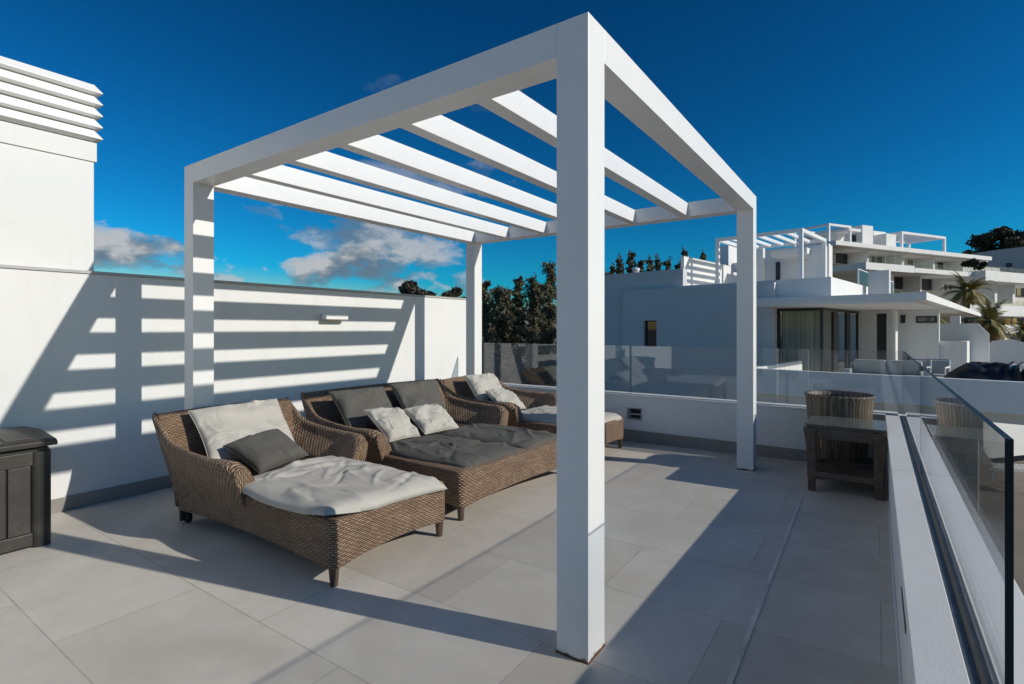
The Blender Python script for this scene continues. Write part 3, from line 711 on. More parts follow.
# ------------------------------------------------------------------ side table and planter
tx0, tx1, ty0, ty1, th_ = -0.50, 0.071, 5.10, 5.64, 0.578
tb = empty('side_table', (-0.22, 5.37, 0.012)); tag(tb, 'dark wicker side table with a glass top against the side parapet', 'side table')
l = tb.location
def tbx(x0, x1, y0, y1, z0, z1, name, m, bevel=0.003): return bx(x0-l.x, x1-l.x, y0-l.y, y1-l.y, z0, z1).build(name, m, tb, bevel=bevel)
tbx(tx0, tx1, ty0, ty1, th_-0.014, th_-0.004, 'glass_top', M['tableglass'], 0.002)
tbx(tx0+0.012, tx1-0.012, ty0+0.012, ty1-0.012, th_-0.034, th_-0.0145, 'tabletop', M['planter_cane'], 0.004)
for a, b_, c_, d_ in ((tx0+0.06, tx1-0.06, ty0+0.012, ty0+0.034), (tx0+0.06, tx1-0.06, ty1-0.034, ty1-0.012), (tx0+0.012, tx0+0.034, ty0+0.06, ty1-0.06), (tx1-0.034, tx1-0.012, ty0+0.06, ty1-0.06)):
    tbx(a, b_, c_, d_, th_-0.125, th_-0.035, 'apron', M['dark_wood'])
    sx = 0.02 if (b_-a) > (d_-c_) else 0.0
    tbx(a, b_, c_ if sx else c_, d_, 0.125, 0.175, 'stretcher', M['dark_wood'])
tbx(tx0+0.04, tx1-0.04, ty0+0.04, ty1-0.04, 0.14, 0.158, 'shelf', M['dark_wood'])
for (cx, cy, sx, sy) in ((tx0+0.05, ty0+0.05, -1, -1), (tx1-0.05, ty0+0.05, 1, -1), (tx0+0.05, ty1-0.05, -1, 1), (tx1-0.05, ty1-0.05, 1, 1)):
    q = MB(); rings = []
    for z, s, hw in ((0.0, 0.0, 0.026), (0.12, 0.0, 0.030), (0.19, 0.0, 0.033), (0.34, 0.002, 0.034), (0.44, 0.008, 0.039), (0.51, 0.014, 0.045), (th_-0.036, 0.012, 0.047)):
        x, y = cx+sx*s-l.x, cy+sy*s-l.y
        rings.append([V((x+a*hw, y+b_*hw, z)) for a, b_ in ((-1, -1), (1, -1), (1, 1), (-1, 1))])
    q.grid(rings, len(rings), 4, cv=True); q.face([0, 1, 2, 3]); e = (len(rings)-1)*4; q.face([e, e+1, e+2, e+3]); q.build('leg', M['dark_wood'], tb, bevel=0.004)
pl = empty('planter', (-0.292, 5.94, 0.013)); tag(pl, 'round grey brown cane planter with dark soil behind the side table', 'planter')
q = MB(); q.lathe([(0.02, 0.004), (0.19, 0.0), (0.205, 0.01), (0.235, 0.25), (0.265, 0.50), (0.283, 0.715), (0.290, 0.735)], 48); q.build('pot', M['planter_cane'], pl, smooth=True)
q = MB(); q.lathe([(0.290, 0.735), (0.294, 0.748), (0.284, 0.757), (0.270, 0.750), (0.266, 0.70), (0.258, 0.62)], 40); q.build('rim', M['planter_cane'], pl, smooth=True)
q = MB(); pts = []
for i in range(9):
    pts.append([V((0.2595*i/8*cos(2*pi*k/28), 0.2595*i/8*sin(2*pi*k/28), 0.66+0.035*noise.noise(V((i*1.1*cos(2*pi*k/28), i*1.1*sin(2*pi*k/28), 3))))) for k in range(28)])
q.grid(pts, 9, 28, cv=True); q.build('soil', M['bark'], pl, smooth=True)
# ------------------------------------------------------------------ the neighbouring houses: frames turned to each building's own axes
class Frame:
    def __init__(s, o, th):
        s.o = V((o[0], o[1], 0)); s.th = th; s.u = V((cos(th), sin(th), 0)); s.w = V((-sin(th), cos(th), 0))
    def loc(s, p): d = V(p)-s.o; return V((d.dot(s.u), d.dot(s.w), p[2]))
    def hv(s, x, y, v):
        r = ray(x, y); t = (v-(CAM-s.o).dot(s.w))/r.dot(s.w); return s.loc(CAM+r*t)
    def hu(s, x, y, u):
        r = ray(x, y); t = (u-(CAM-s.o).dot(s.u))/r.dot(s.u); return s.loc(CAM+r*t)
    def empty(s, name, z=0.0): return empty(name, (s.o.x, s.o.y, z), (0, 0, s.th))
FB = Frame(at_depth(757, HY, 19.0), radians(-9.3))
ZF = -0.35
hb = FB.empty('neighbour_house'); tag(hb, 'low white and grey neighbouring house with a flat canopy and corner window', 'house')
def hbx(name, m, u0, u1, v0, v1, z0, z1, par=None, bevel=0.0):
    return bx(min(u0, u1), max(u0, u1), v0, v1, z0, z1).build(name, m, par or hb, bevel=bevel)
uu = lambda x, v=0.0: FB.hv(x, 300, v).x
zz = lambda x, y, v=0.0: FB.hv(x, y, v).z
zpar = zz(757, 281.2)
uL, u683, u777, u823, u831 = uu(586), uu(683), uu(777), uu(823), uu(831)
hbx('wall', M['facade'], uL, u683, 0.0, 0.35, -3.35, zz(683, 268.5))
hbx('wall', M['far_white'], uL, u683, 0.352, 9.0, -3.35, 2.84)
# front wall with a window opening
vw = -0.30; a0, a1 = uu(643.5, vw), uu(656.5, vw); b0, b1 = zz(650, 347, vw), zz(650, 320.5, vw)
ufl, ztop = uu(623, vw), zz(680, 287.5, vw)
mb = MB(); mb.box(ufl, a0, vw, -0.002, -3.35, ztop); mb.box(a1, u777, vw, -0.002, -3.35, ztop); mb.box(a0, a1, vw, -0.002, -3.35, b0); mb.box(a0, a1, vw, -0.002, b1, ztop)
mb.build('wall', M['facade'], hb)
f = MB(); f.box(a0, a0+0.05, vw+0.15, vw+0.20, b0, b1); f.box(a1-0.05, a1, vw+0.15, vw+0.20, b0, b1); f.box(a0+0.05, a1-0.05, vw+0.15, vw+0.20, b0, b0+0.05); f.box(a0+0.05, a1-0.05, vw+0.15, vw+0.20, b1-0.05, b1)
wf = f.build('window', M['dark_frame'], hb); bx(a0+0.05, a1-0.05, vw+0.18, vw+0.19, b0+0.05, b1-0.05).build('pane', M['pane'], wf)
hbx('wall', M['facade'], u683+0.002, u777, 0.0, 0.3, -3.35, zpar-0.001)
# roof terrace parapet and slab above the canopy
hbx('roof_parapet', M['far_white'], u777+0.002, u831, 0.0, 0.22, 2.38, zpar)
hbx('roof_parapet', M['far_white'], u831-0.22, u831-0.001, 0.222, 11.0, 2.38, zpar)
hbx('roof_slab', M['far_white'], u683+0.01, u831-0.23, 0.31, 13.0, 2.45, 2.838)
vc = -2.2; uc1 = uu(926.5, vc); zc0, zc1 = zz(800, 304.6, vc), zz(800, 296.9, vc)
vend = FB.hu(981, 313.3, uc1).y
hbx('canopy', M['far_white'], uu(748, vc), uc1, vc, vend, zc0+0.03, zc1)
hbx('canopy_soffit', M['far_white'], uu(748, vc)+0.05, uc1-0.25, vc+0.03, vend-0.2, zc0-0.02, zc0+0.028)
# corner window
zt_ = zc0-0.03; v859 = max(1.0, min(9.0, FB.hu(859, 330, u823).y))
hbx('window_header', M['dark_frame'], u777+0.002, u823, 0.0, 0.08, zt_-0.10, zt_)
fr = MB(); fr.box(u777+0.003, u777+0.10, 0.0, 0.08, ZF, zt_-0.101); fr.box(u823-0.09, u823, 0.0, 0.08, ZF, zt_-0.101)
k = 0
for t_ in (0.26, 0.62, 0.97):
    fr.box(u823-0.08, u823-0.002, v859*t_, v859*t_+0.5*(t_ < 0.9)+0.10, ZF, zt_-0.101)
fr.box(u823-0.08, u823-0.002, 0.081, v859, zt_-0.10, zt_)
wn = fr.build('window', M['dark_frame'], hb)
bx(u777+0.101, u823-0.091, 0.035, 0.045, ZF, zt_-0.102).build('pane', M['pane'], wn) if False else None
cu = MB(); n_ = 60
cu.grid([[V((lerp(u777+0.11, u823-0.1, i/n_), 0.10+0.035*sin(i*1.35), z)) for z in (ZF, zt_-0.03)] for i in range(n_+1)], n_+1, 2); cu.build('curtain', M['curtain'], wn, smooth=True)
gp = MB(); gp.box(u777+0.101, u823-0.091, 0.03, 0.04, ZF, zt_-0.102); gp.box(u823-0.05, u823-0.04, 0.09, v859, ZF, zt_-0.102); gp.build('pane', M['farglass'], wn)
hbx('inner_wall', M['far_stone'], u777+0.01, u823-0.3, 3.2, 3.4, ZF, zt_)
# recessed facade under the canopy, with door and windows
vr = v859; e0, e1 = uu(876.5, vr), uu(886.5, vr)
zd = zz(880, 313.5, vr); uE = uu(939, vr)
mb = MB(); mb.box(u823-0.08, e0, vr+0.002, vr+0.25, ZF, zc0-0.022); mb.box(e0, e1, vr+0.002, vr+0.25, zd, zc0-0.022); mb.box(e1, uE, vr+0.002, vr+0.25, ZF, zc0-0.022); mb.build('wall', M['far_white'], hb)
d_ = MB(); d_.box(e0+0.01, e0+0.28, vr+0.05, vr+0.12, ZF, zd-0.005); d_.box(e1-0.06, e1-0.005, vr+0.05, vr+0.12, ZF, zd-0.005)
dd = d_.build('door', M['dark_frame'], hb); bx(e0+0.28, e1-0.06, vr+0.08, vr+0.10, ZF, zd-0.005).build('pane', M['pane'], dd)
for (x0, x1, y0, y1) in ((900.5, 905.5, 315, 323), (916, 937, 316.5, 323)):
    g0, g1, h0, h1 = uu(x0, vr), uu(x1, vr), zz(903, y1, vr), zz(903, y0, vr)
    f = bx(g0, g1, vr-0.03, vr-0.001, h0, h1).build('window', M['dark_frame'], hb); bx(g0+0.06, g1-0.06, vr-0.036, vr-0.031, h0+0.06, h1-0.05).build('pane', M['pane'], f)
hbx('column', M['far_white'], uu(893, vr-1.2), uu(896, vr-1.2), vr-1.3, vr-0.8, ZF, zc0-0.022)
# terrace slab and the front parapet
pw = FB.loc(at_depth(900, 376, 12.03)); vp = pw.y; zp1 = pw.z; zp0 = FB.hv(900, 405, vp).z
upL, upR = uu(744, vp), uu(1046, vp)
hbx('terrace_slab', M['far_stone'], upL+0.25, upR, vp+0.21, vr+6.0, ZF-0.25, ZF)
hbx('lower_wall', M['far_stone'], upL, uu(978, vp+1.2), vp+1.2, vp+1.5, -3.35, ZF-0.26)
for x in (908.5, 933):
    u_ = uu(x, vp+0.6); hbx('lower_post', M['dark_frame'], u_-0.06, u_+0.06, vp+0.55, vp+0.67, -3.35, zp0-0.002)
np_ = FB.empty('terrace_parapet'); tag(np_, 'plain blue grey shaded parapet across the gap, in front of the neighbouring house', 'parapet')
hbx('wall', M['far_white'], upL, upR, vp, vp+0.20, zp0, zp1, np_, 0.01)
hbx('side_wall', M['far_white'], upL, upL+0.2, vp+0.202, vw-0.01, zp0, zp1-0.003, np_)

# terrace furniture of the neighbour
def place(px, d): q = at_depth(px, HY, d); return (q.x, q.y)
def zat(py, d): return CH+(HY-py)/FPX*d
x, y = place(886, 14.2)
sf = empty('outdoor_sofa', (x, y, ZF), (0, 0, radians(-9.3))); tag(sf, 'grey outdoor sofa with pale cushions behind the neighbouring parapet', 'sofa')
bx(-0.85, 0.85, -0.38, 0.38, 0.08, 0.36).build('frame', M['far_grey'], sf, bevel=0.03)
bx(-0.85, 0.85, 0.22, 0.40, 0.361, 0.74).build('backrest', M['dark_cush'], sf, bevel=0.05)
for s in (-1, 1): bx(s*0.85-0.09, s*0.85+0.09, -0.38, 0.20, 0.361, 0.62).build('armrest', M['far_grey'], sf, bevel=0.03)
for s in (-0.39, 0.39): bx(s-0.37, s+0.37, -0.36, 0.21, 0.362, 0.50).build('seat_cushion', M['light_cush'], sf, bevel=0.04); bx(s-0.38, s+0.38, 0.05, 0.205, 0.502, 0.88).build('back_cushion', M['light_cush'], sf, bevel=0.05)
for i, px in enumerate((913, 935)):
    x, y = place(px, 15.0)
    ch = empty('terrace_chair', (x, y, ZF), (0, 0, radians(-40+25*i))); tag(ch, ('white framed chair beside the grey outdoor sofa', 'white framed chair nearest the black cover')[i], 'chair', 'white chairs on the neighbouring terrace')
    for sx in (-1, 1):
        q = MB(); q.tube((sx*0.27, -0.27, 0), (sx*0.27, -0.27, 0.62), 0.022, 0.022); q.tube((sx*0.27, 0.27, 0), (sx*0.27, 0.30, 0.84), 0.022, 0.022); q.tube((sx*0.27, -0.28, 0.63), (sx*0.27, 0.29, 0.64), 0.025, 0.025); q.build('side_frame', M['far_white'], ch)
    q = MB(); q.box(-0.25, 0.25, -0.26, 0.26, 0.38, 0.43); q.build('seat', M['far_grey'], ch, bevel=0.01)
    q = MB(); q.box(-0.25, 0.25, 0.27, 0.30, 0.44, 0.80); q.tube((-0.27, 0.30, 0.84), (0.27, 0.30, 0.84), 0.022, 0.022); q.build('backrest', M['far_grey'], ch)
x, y = place(1000, 13.2)
cv = MB(); n1, n2 = 110, 30; pts = []
for i in range(n1+1):
    u_ = i/n1*2-1; row = []
    for j in range(n2+1):
        a = pi*j/n2; sup = (1-abs(u_)**4)**0.6
        r_ = 1+0.075*sin(u_*42+3*sin(a*2)+2*noise.noise(V((u_*4, a, 5))))*max(0, min(1, (u_-0.05)*5))+0.10*noise.noise(V((u_*3, a*2, 1)))+0.05*noise.noise(V((u_*8, a*5, 2)))
        row.append(V((u_*1.25, -0.62*cos(a)*sup*r_, max(0.0, (0.05+0.98*(sin(a)**0.55)*sup*r_*(0.86+0.14*sin(1.4+u_*1.6)))))))
    pts.append(row)
cv.grid(pts, n1+1, n2+1); co = cv.build('covered_furniture', M['tarp'], smooth=True)
co.location = (x, y, ZF); co.scale = (1, 1, 0.84); co.rotation_euler = (0, 0, radians(-9.3)); tag(co, 'furniture under a creased black cover behind the neighbouring parapet', 'covered furniture')
# partition walls at the side of that terrace
pt = FB.empty('partition_wall'); tag(pt, 'pale stepped partition wall between the neighbouring terraces, slanted at one corner', 'wall')
vq = FB.loc(at_depth(940, HY, 21.0)).y
pts = [FB.hv(x, y, vq) for x, y in ((893, 360), (893, 341), (903, 341), (940, 323.5), (978, 323.5), (989, 334), (989, 362))]
q = MB(); q.poly(pts, (0, 0.25, 0)); q.build('wall', M['far_white'], pt)
q = MB(); v2 = vq-1.6; q.box(FB.hv(893, 340, v2).x, FB.hv(961, 340, v2).x, v2, v2+0.2, ZF, FB.hv(930, 341, v2).z); q.build('low_wall', M['far_white'], pt)
q = MB(); q.box(FB.hv(961, 340, v2).x+0.003, FB.hv(967, 340, v2).x, v2, vq-0.01, ZF, FB.hv(930, 341, v2).z+0.004); q.build('pier', M['far_white'], pt)
q = MB(); q.box(FB.hv(950, 340, vq).x, FB.hv(960, 340, vq).x, vq+0.02, vq+0.4, FB.hv(950, 323.6, vq).z+0.002, FB.hv(950, 316, vq).z); q.build('chimney', M['far_white'], pt)
q = MB(); v3 = vq+1.2
q.poly([FB.hv(x, y, v3) for x, y in ((982, 372), (982, 350), (992, 341), (1012, 339.5), (1060, 352), (1060, 376))], (0, 0.2, 0)); p2 = q.build('boundary_wall', M['far_white']); p2.location = FB.o; p2.rotation_euler = (0, 0, FB.th)
tag(p2, 'pale sloping garden wall behind the black covered furniture', 'wall')

# ------------------------------------------------------------------ roof terrace of that house: a second pergola, side wall, penthouse
zR = 2.84
pc = at_depth(802.5, HY, 21.6); P2 = copy_tree(perg)
P2.location = (pc.x, pc.y, zR); P2.rotation_euler = (0, 0, FB.th); P2['label'] = 'distant white pergola on the roof terrace of the neighbouring house'
FA = Frame(pc, FB.th)
for o in (P2, perg): o['group'] = 'white slatted pergolas on the roof terraces'
wA = FA.empty('roof_wall', zR); tag(wA, 'white roof terrace wall striped by the distant pergola', 'wall')
uW = -4.62; vS = FA.hu(684, 260, uW).y
bx(uW-0.16, uW, vS, 4.6, -0.1, 1.87).build('wall', M['far_white'], wA)
bx(uW-0.17, uW+0.01, vS-0.005, 4.61, 1.872, 1.89).build('coping', M['cap'], wA)
bx(uW-0.14, uW-0.02, 4.62, 9.0, -0.1, 1.6).build('wall', M['far_white'], wA)
ph = FA.empty('penthouse', zR); tag(ph, 'white penthouse with a flat canopy and narrow door behind the distant pergola', 'building')
def pbx(name, m, x0, x1, yt, yb, v0, dv, xr=None):
    xr = xr or (x0+x1)/2; a, b_ = FA.hv(x0, 300, v0).x, FA.hv(x1, 300, v0).x
    t_ = FA.hv(xr, yt, v0).z-zR; b2 = (FA.hv(xr, yb, v0).z-zR) if yb else -0.1
    return bx(a, b_, v0, v0+dv, b2, t_).build(name, m, ph)
pbx('stair_block', M['far_white'], 718, 728.5, 246, None, 6.0, 3.0)
pbx('wall', M['far_white'], 729, 757, 262, None, 6.6, 3.0)
pbx('wall', M['far_white'], 757.5, 829, 247, None, 7.0, 0.3)
pbx('door', M['dark_frame'], 775.7, 779.8, 262.1, None, 6.92, 0.075)
pbx('canopy', M['far_white'], 771, 807, 249, 255, 4.6, 2.39, 790)
pbx('pier', M['far_white'], 757, 763, 246, None, 4.9, 0.3)
pbx('pier', M['far_white'], 808, 825, 246.5, None, 5.2, 0.4)
pbx('wall', M['far_white'], 826, 830, 245, None, 7.5, 0.5)
pbx('planter_wall', M['facade'], 868, 889, 270.5, None, 1.2, 0.4)
rr = FA.empty('roof_railing', zR); tag(rr, 'glass railing with a thin white rail on the neighbouring roof edge', 'railing')
uR = FA.loc(FB.o + FB.u*u831).x
bx(uR-0.10, uR-0.085, 0.5, 8.6, zpar-zR+0.002, zpar-zR+0.62).build('glass', M['farglass'], rr)
bx(uR-0.115, uR-0.07, 0.5, 8.6, zpar-zR+0.621, zpar-zR+0.65).build('top_rail', M['far_white'], rr)
for k in range(4): bx(uR-0.12, uR-0.065, 0.5+k*2.68, 0.55+k*2.68, zpar-zR+0.003, zpar-zR+0.619).build('post', M['far_white'], rr)

# ------------------------------------------------------------------ terraced apartment block on the hillside
DC = 68.0
FC = Frame(at_depth(840, HY, DC), radians(124.9-65.7))
cb = FC.empty('apartment_block'); tag(cb, 'long terraced white apartment block with balconies stepping up the hillside', 'building')
def crow(name, m, x0, x1, xr, yt, yb, v0, v1, par=None):
    a, b_ = FC.hv(x0, 270, v0).x, FC.hv(x1, 270, v0).x
    return bx(a, b_, v0, v1, FC.hv(xr, yb, v0).z, FC.hv(xr, yt, v0).z).build(name, m, par or cb)
W_, S_ = M['far_white'], M['far_stone']
crow('roof_slab', W_, 836, 992, 915, 248.6, 252.6, -4.0, 12)
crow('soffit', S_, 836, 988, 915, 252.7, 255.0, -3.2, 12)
z_a = FC.hv(915, 255.2, -3.2).z
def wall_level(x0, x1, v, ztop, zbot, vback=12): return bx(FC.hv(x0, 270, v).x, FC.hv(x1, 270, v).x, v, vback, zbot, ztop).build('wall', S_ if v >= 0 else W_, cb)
zL3 = FC.hv(915, 270, 0).z; zL2 = FC.hv(950, 291, 0).z; zL1 = FC.hv(1000, 314, 0).z
wall_level(834, 1000, 0.0, z_a-0.01, zL3+0.01); wall_level(870, 1060, 0.3, zL3, zL2+0.01); wall_level(880, 1075, 0.6, zL2, zL1+0.01); wall_level(880, 1090, 0.9, zL1, -3.3)
def cwin(x0, x1, xr, yt, yb, v):
    a, b_ = FC.hv(x0, 270, v).x, FC.hv(x1, 270, v).x; z0, z1 = FC.hv(xr, yb, v).z, FC.hv(xr, yt, v).z
    f = MB(); n_ = max(1, round((b_-a)/1.6)); wd = (b_-a)/n_
    f.box(a, b_, v-0.02, v-0.001, z0, z1)
    for i in range(n_+1): f.box(a+i*wd-0.06, a+i*wd+0.06, v-0.10, v-0.021, z0, z1)
    f.box(a-0.06, b_+0.06, v-0.10, v-0.021, z1+0.001, z1+0.12)
    fo = f.build('window', M['dark_frame'], cb)
    for i in range(n_): bx(a+i*wd+0.07, a+(i+1)*wd-0.07, v-0.06, v-0.03, z0+0.05, z1-0.05).build('pane', M['pane'], fo)
for a in ((836, 852, 845, 250.5, 264), (872, 887, 880, 252.3, 263), (908, 917, 912, 255.5, 264), (938, 961, 948, 258.5, 269)): cwin(*a, 0.0)
for a in ((915, 936, 925, 276.5, 290), (941.5, 945.5, 943, 279, 290), (950, 961, 956, 278, 290), (964, 978, 971, 279, 290), (1002, 1012, 1007, 282, 295), (1016, 1040, 1020, 284, 296)): cwin(*a, 0.3)
for a in ((890, 909, 900, 277, 289),): cwin(*a, 0.3)
for a in ((1004, 1010, 1007, 318, 328), (1012, 1040, 1020, 318, 325)): cwin(*a, 0.6)
for a in ((990, 998, 994, 334, 344), (1008, 1040, 1016, 334, 344)): cwin(*a, 0.9)
def balcony(x0, x1, xr, yt, yb, v, glass=6, rec=0.3):
    z1, z0 = FC.hv(xr, yt, v).z, FC.hv(xr, yb, v).z; a, b_ = FC.hv(x0, 270, v).x, FC.hv(x1, 270, v).x
    o = bx(a, b_, v, v+0.25, z0, z1).build('balcony', W_, cb)
    bx(a, b_, v+0.252, rec-0.001, z0+0.05, z0+0.35).build('floor', W_, o)
    bx(a+0.002, a+0.25, v+0.252, rec-0.001, z0+0.352, z1-0.004).build('end_wall', W_, o)
    if glass: 
        h = glass/FPX*(DC+4); n_ = max(2, int((b_-a)/1.7))
        for k in range(n_+1): x_ = lerp(a+0.1, b_-0.14, k/n_); bx(x_, x_+0.04, v+0.08, v+0.099, z1-0.1, z1+h).build('railing_post', M['cap'], o)
        bx(a+0.1, b_-0.1, v+0.1, v+0.13, z1+0.002, z1+h).build('glass', M['farglass'], o)
balcony(866, 914.5, 890, 264, 271, -5.0, 7)
balcony(914.8, 986, 950, 270.6, 275.0, -4.6, 5)
balcony(985.5, 1065, 1000, 271.5, 281.5, -6.0, 5)
balcony(965, 1075, 1000, 305.5, 316, -6.5, 5, 0.6)
balcony(984, 1080, 1000, 325, 333, -7.5, 0, 0.9)
balcony(1000, 1090, 1010, 346, 358, -9.0, 5, 0.9)
for x in (943, 962, 978): crow('pier', W_, x-1.4, x+1.4, x, 276, 291, -1.0, 0.29)
for x in (868, 903, 934, 964): crow('fin_wall', W_, x-1.0, x+1.0, 915, 255.6, 268, -2.6, -0.11)
for x in (996, 1014): crow('fin_wall', W_, x-1.2, x+1.2, 1000, 283, 303, -4.0, 0.19)
for x in (893, 921): crow('fin_wall', W_, x-0.9, x+0.9, 915, 275, 291, -2.0, 0.19)

# penthouse and roof frames of the block
pn = FC.empty('rooftop_penthouse'); tag(pn, 'stepped white penthouse with a square tower on top of the apartment block', 'building')
crow('wall', W_, 838, 850, 845, 233, 244, 1.0, 7, pn); crow('roof', W_, 849, 861, 855, 228.5, 231.2, -1.0, 6, pn)
crow('wall', W_, 851, 863, 857, 231.4, 245, 0.5, 6, pn); crow('tower', W_, 862.5, 873, 868, 225.6, 245.5, -0.5, 4, pn)
crow('wall', W_, 873.5, 886, 880, 231.5, 246.5, 0.5, 4, pn); crow('wall', W_, 886.3, 896, 891, 234, 247, -1.5, 3.5, pn)
crow('window', M['dark_frame'], 851.5, 857, 854, 235, 241.5, 0.35, 0.48, pn)
def roof_frame(name, pts, label, slats, v0=-1.0, dv=5.0):
    x0, x1, xr, yt, yb, th_px = pts
    r = FC.empty(name); tag(r, label, 'pergola', 'white slatted pergolas on the roof terraces')
    a, b_ = FC.hv(x0, 250, v0).x, FC.hv(x1, 250, v0).x; zt, zb = FC.hv(xr, yt, v0).z, FC.hv(xr, yb, v0).z; t = th_px/FPX*(DC+5)
    for (x, v) in ((a, v0), (b_-t, v0), (a, v0+dv-t), (b_-t, v0+dv-t)): bx(x, x+t, v, v+t, zb, zt-t).build('post', W_, r)
    for v in (v0, v0+dv-t): bx(a, b_, v, v+t, zt-t+0.002, zt).build('beam', W_, r)
    for x in (a, b_-t): bx(x, x+t, v0+t+0.002, v0+dv-t-0.002, zt-t+0.002, zt).build('beam', W_, r)
    for k in range(slats):
        x = a+t+(b_-a-2*t)*(k+0.5)/slats; bx(x-t*0.3, x+t*0.3, v0+t+0.003, v0+dv-t-0.003, zt-t*0.9, zt-0.02).build('slat', W_, r)
roof_frame('roof_pergola', (902, 946, 928, 234.5, 250.5, 2.2), 'slatted white pergola standing on the far end of the apartment roof', 7)
roof_frame('roof_pergola', (829, 851.5, 840, 224.5, 244, 1.9), 'open white frame pergola at the near end of the apartment roof', 0)
# dark gable at the right
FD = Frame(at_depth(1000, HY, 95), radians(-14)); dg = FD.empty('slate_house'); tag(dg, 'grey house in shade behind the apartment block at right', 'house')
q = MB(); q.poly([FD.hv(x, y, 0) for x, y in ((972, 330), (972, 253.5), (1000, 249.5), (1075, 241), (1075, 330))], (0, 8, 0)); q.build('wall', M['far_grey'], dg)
q = MB(); q.box(FD.hv(1006, 260, 0).x, FD.hv(1012, 260, 0).x, -0.1, -0.01, FD.hv(1009, 267, 0).z, FD.hv(1009, 263, 0).z); q.build('window', M['dark_frame'], dg)

# ------------------------------------------------------------------ lower terrace at the right: low wall, white slatted lounger
x, y = place(1012, 15.2)
sl_ = empty('slatted_lounger', (x, y, -3.0), (0, 0, radians(22))); tag(sl_, 'white slatted lounger on the lower terrace, seen through the side glass', 'sun lounger')
for s in (-1, 1): bx(-0.75, 1.15, s*0.32-0.025, s*0.32+0.025, 0.30, 0.36).build('rail', W_, sl_)
for k in range(12): bx(-0.60+k*0.14, -0.60+k*0.14+0.075, -0.34, 0.34, 0.362, 0.382).build('slat', W_, sl_)
for (a, b_) in ((-0.7, -0.30), (-0.7, 0.30), (1.05, -0.30), (1.05, 0.30)): bx(a, a+0.05, b_-0.025, b_+0.025, 0, 0.298).build('leg', W_, sl_)
q = MB()
for k in range(6): 
    m4 = Matrix.Translation((-0.66-0.05*k, 0, 0.44+0.10*k)) @ Matrix.Rotation(radians(-62), 4, 'Y'); q.box(-0.035, 0.035, -0.34, 0.34, -0.01, 0.01, mat4=m4)
for s in (-0.3, 0.3): q.tube((-0.62, s, 0.36), (-0.95, s, 1.0), 0.018, 0.018)
q.build('backrest', W_, sl_)
FE = Frame(at_depth(983, HY, 17.5), radians(52))
lw = MB(); lw.box(0.0, 7, 0, 0.3, -3.0, zat(411.5, 17.5)); o = lw.build('garden_wall', W_); o.location = FE.o; o.rotation_euler = (0, 0, FE.th); tag(o, 'white garden wall on the lower terrace, behind the slatted lounger', 'wall')

# ------------------------------------------------------------------ trees
def leaf_cloud(mb, c, r, n, size, rng, flat=1.0, droop=0.0):
    for _ in range(n):
        d = V((rng.gauss(0, 1), rng.gauss(0, 1), rng.gauss(0, 1))).normalized()*(rng.random()**0.45)
        p = V((c[0]+d.x*r, c[1]+d.y*r, c[2]+d.z*r*flat))
        a = V((rng.gauss(0, 1), rng.gauss(0, 1), rng.gauss(0, 1)-droop)).normalized(); b_ = a.orthogonal().normalized()
        ang = rng.random()*6.28; b_ = (b_*cos(ang)+a.cross(b_)*sin(ang)); s = size*rng.uniform(0.6, 1.4)
        i = len(mb.v); mb.v += [p-a*s, p+b_*s*0.38, p+a*s, p-b_*s*0.38]; mb.face((i, i+1, i+2, i+3), [(0, 0), (1, 0), (1, 1), (0, 1)])
def conifer(px, ytop, d, wpx, label, seed, m='conifer', zbase=-3.3, dens=1.0):
    rng = random.Random(seed); x, y = place(px, d); ztop = zat(ytop, d); H_ = ztop-zbase; R_ = wpx/2/FPX*d
    t = empty('conifer_tree', (x, y, zbase)); tag(t, label, 'tree', 'dark conifers behind the terrace')
    tr = MB(); tr.tube((0, 0, 0), (0.1*rng.uniform(-1, 1), 0, H_*0.97), 0.05+H_*0.014, 0.015, 8); tr.build('trunk', M['bark'], t)
    cr = MB(); z = H_*0.12; lean = rng.uniform(-0.03, 0.03)
    while z < H_*0.97:
        f = z/H_; rad = R_*(0.16+0.84*(1-f)**0.7*min(1, 0.4+f*2.4))
        for b_ in range(rng.randint(2, 4)):
            a = rng.random()*6.28; ln = rad*rng.uniform(0.35, 1.25)
            e = V((cos(a)*ln, sin(a)*ln, z+ln*rng.uniform(0.25, 0.95)))
            for s in range(3):
                q = lerp(V((lean*z, 0, z)), e, (s+0.9)/3.2); leaf_cloud(cr, q, 0.10+0.20*ln*(1.2-s*0.25), int(22*dens), 0.10*d/32, rng, 1.15, 0.1)
        z += H_*0.021*rng.uniform(0.6, 1.7)
    for k in range(3): leaf_cloud(cr, (lean*H_+rng.uniform(-.12, .12)*d/30, 0, H_*(0.955+0.018*k)), 0.10*d/30, 22, 0.07*d/32, rng, 2.4)
    t.rotation_euler = (0, 0, rng.random()*6.28)
    cr.build('crown', M[m], t, fix=False)
specs = [(486, 282, 30, 40, 'leaning dark conifer just right of the back pergola post'), (498, 286, 33, 40, 'short dark conifer second from the back pergola post'), (508, 289, 36, 40, 'low olive dark conifer filling the gap in the middle of the row'),
         (519, 277, 32, 28, 'slim pointed conifer in the middle of the dark row'), (531, 275, 29, 34, 'tall dark conifer third from the near pergola post'), (540, 284, 34, 36, 'dense dark conifer tucked behind two taller ones'), (549, 262, 28, 42, 'tallest dark conifer close beside the near pergola post'),
         (567, 268, 31, 44, 'dark conifer mostly hidden behind the near pergola post')]
for i, (px, yt, d, wpx, lab) in enumerate(specs): conifer(px, yt, d, wpx, lab, 20+i)
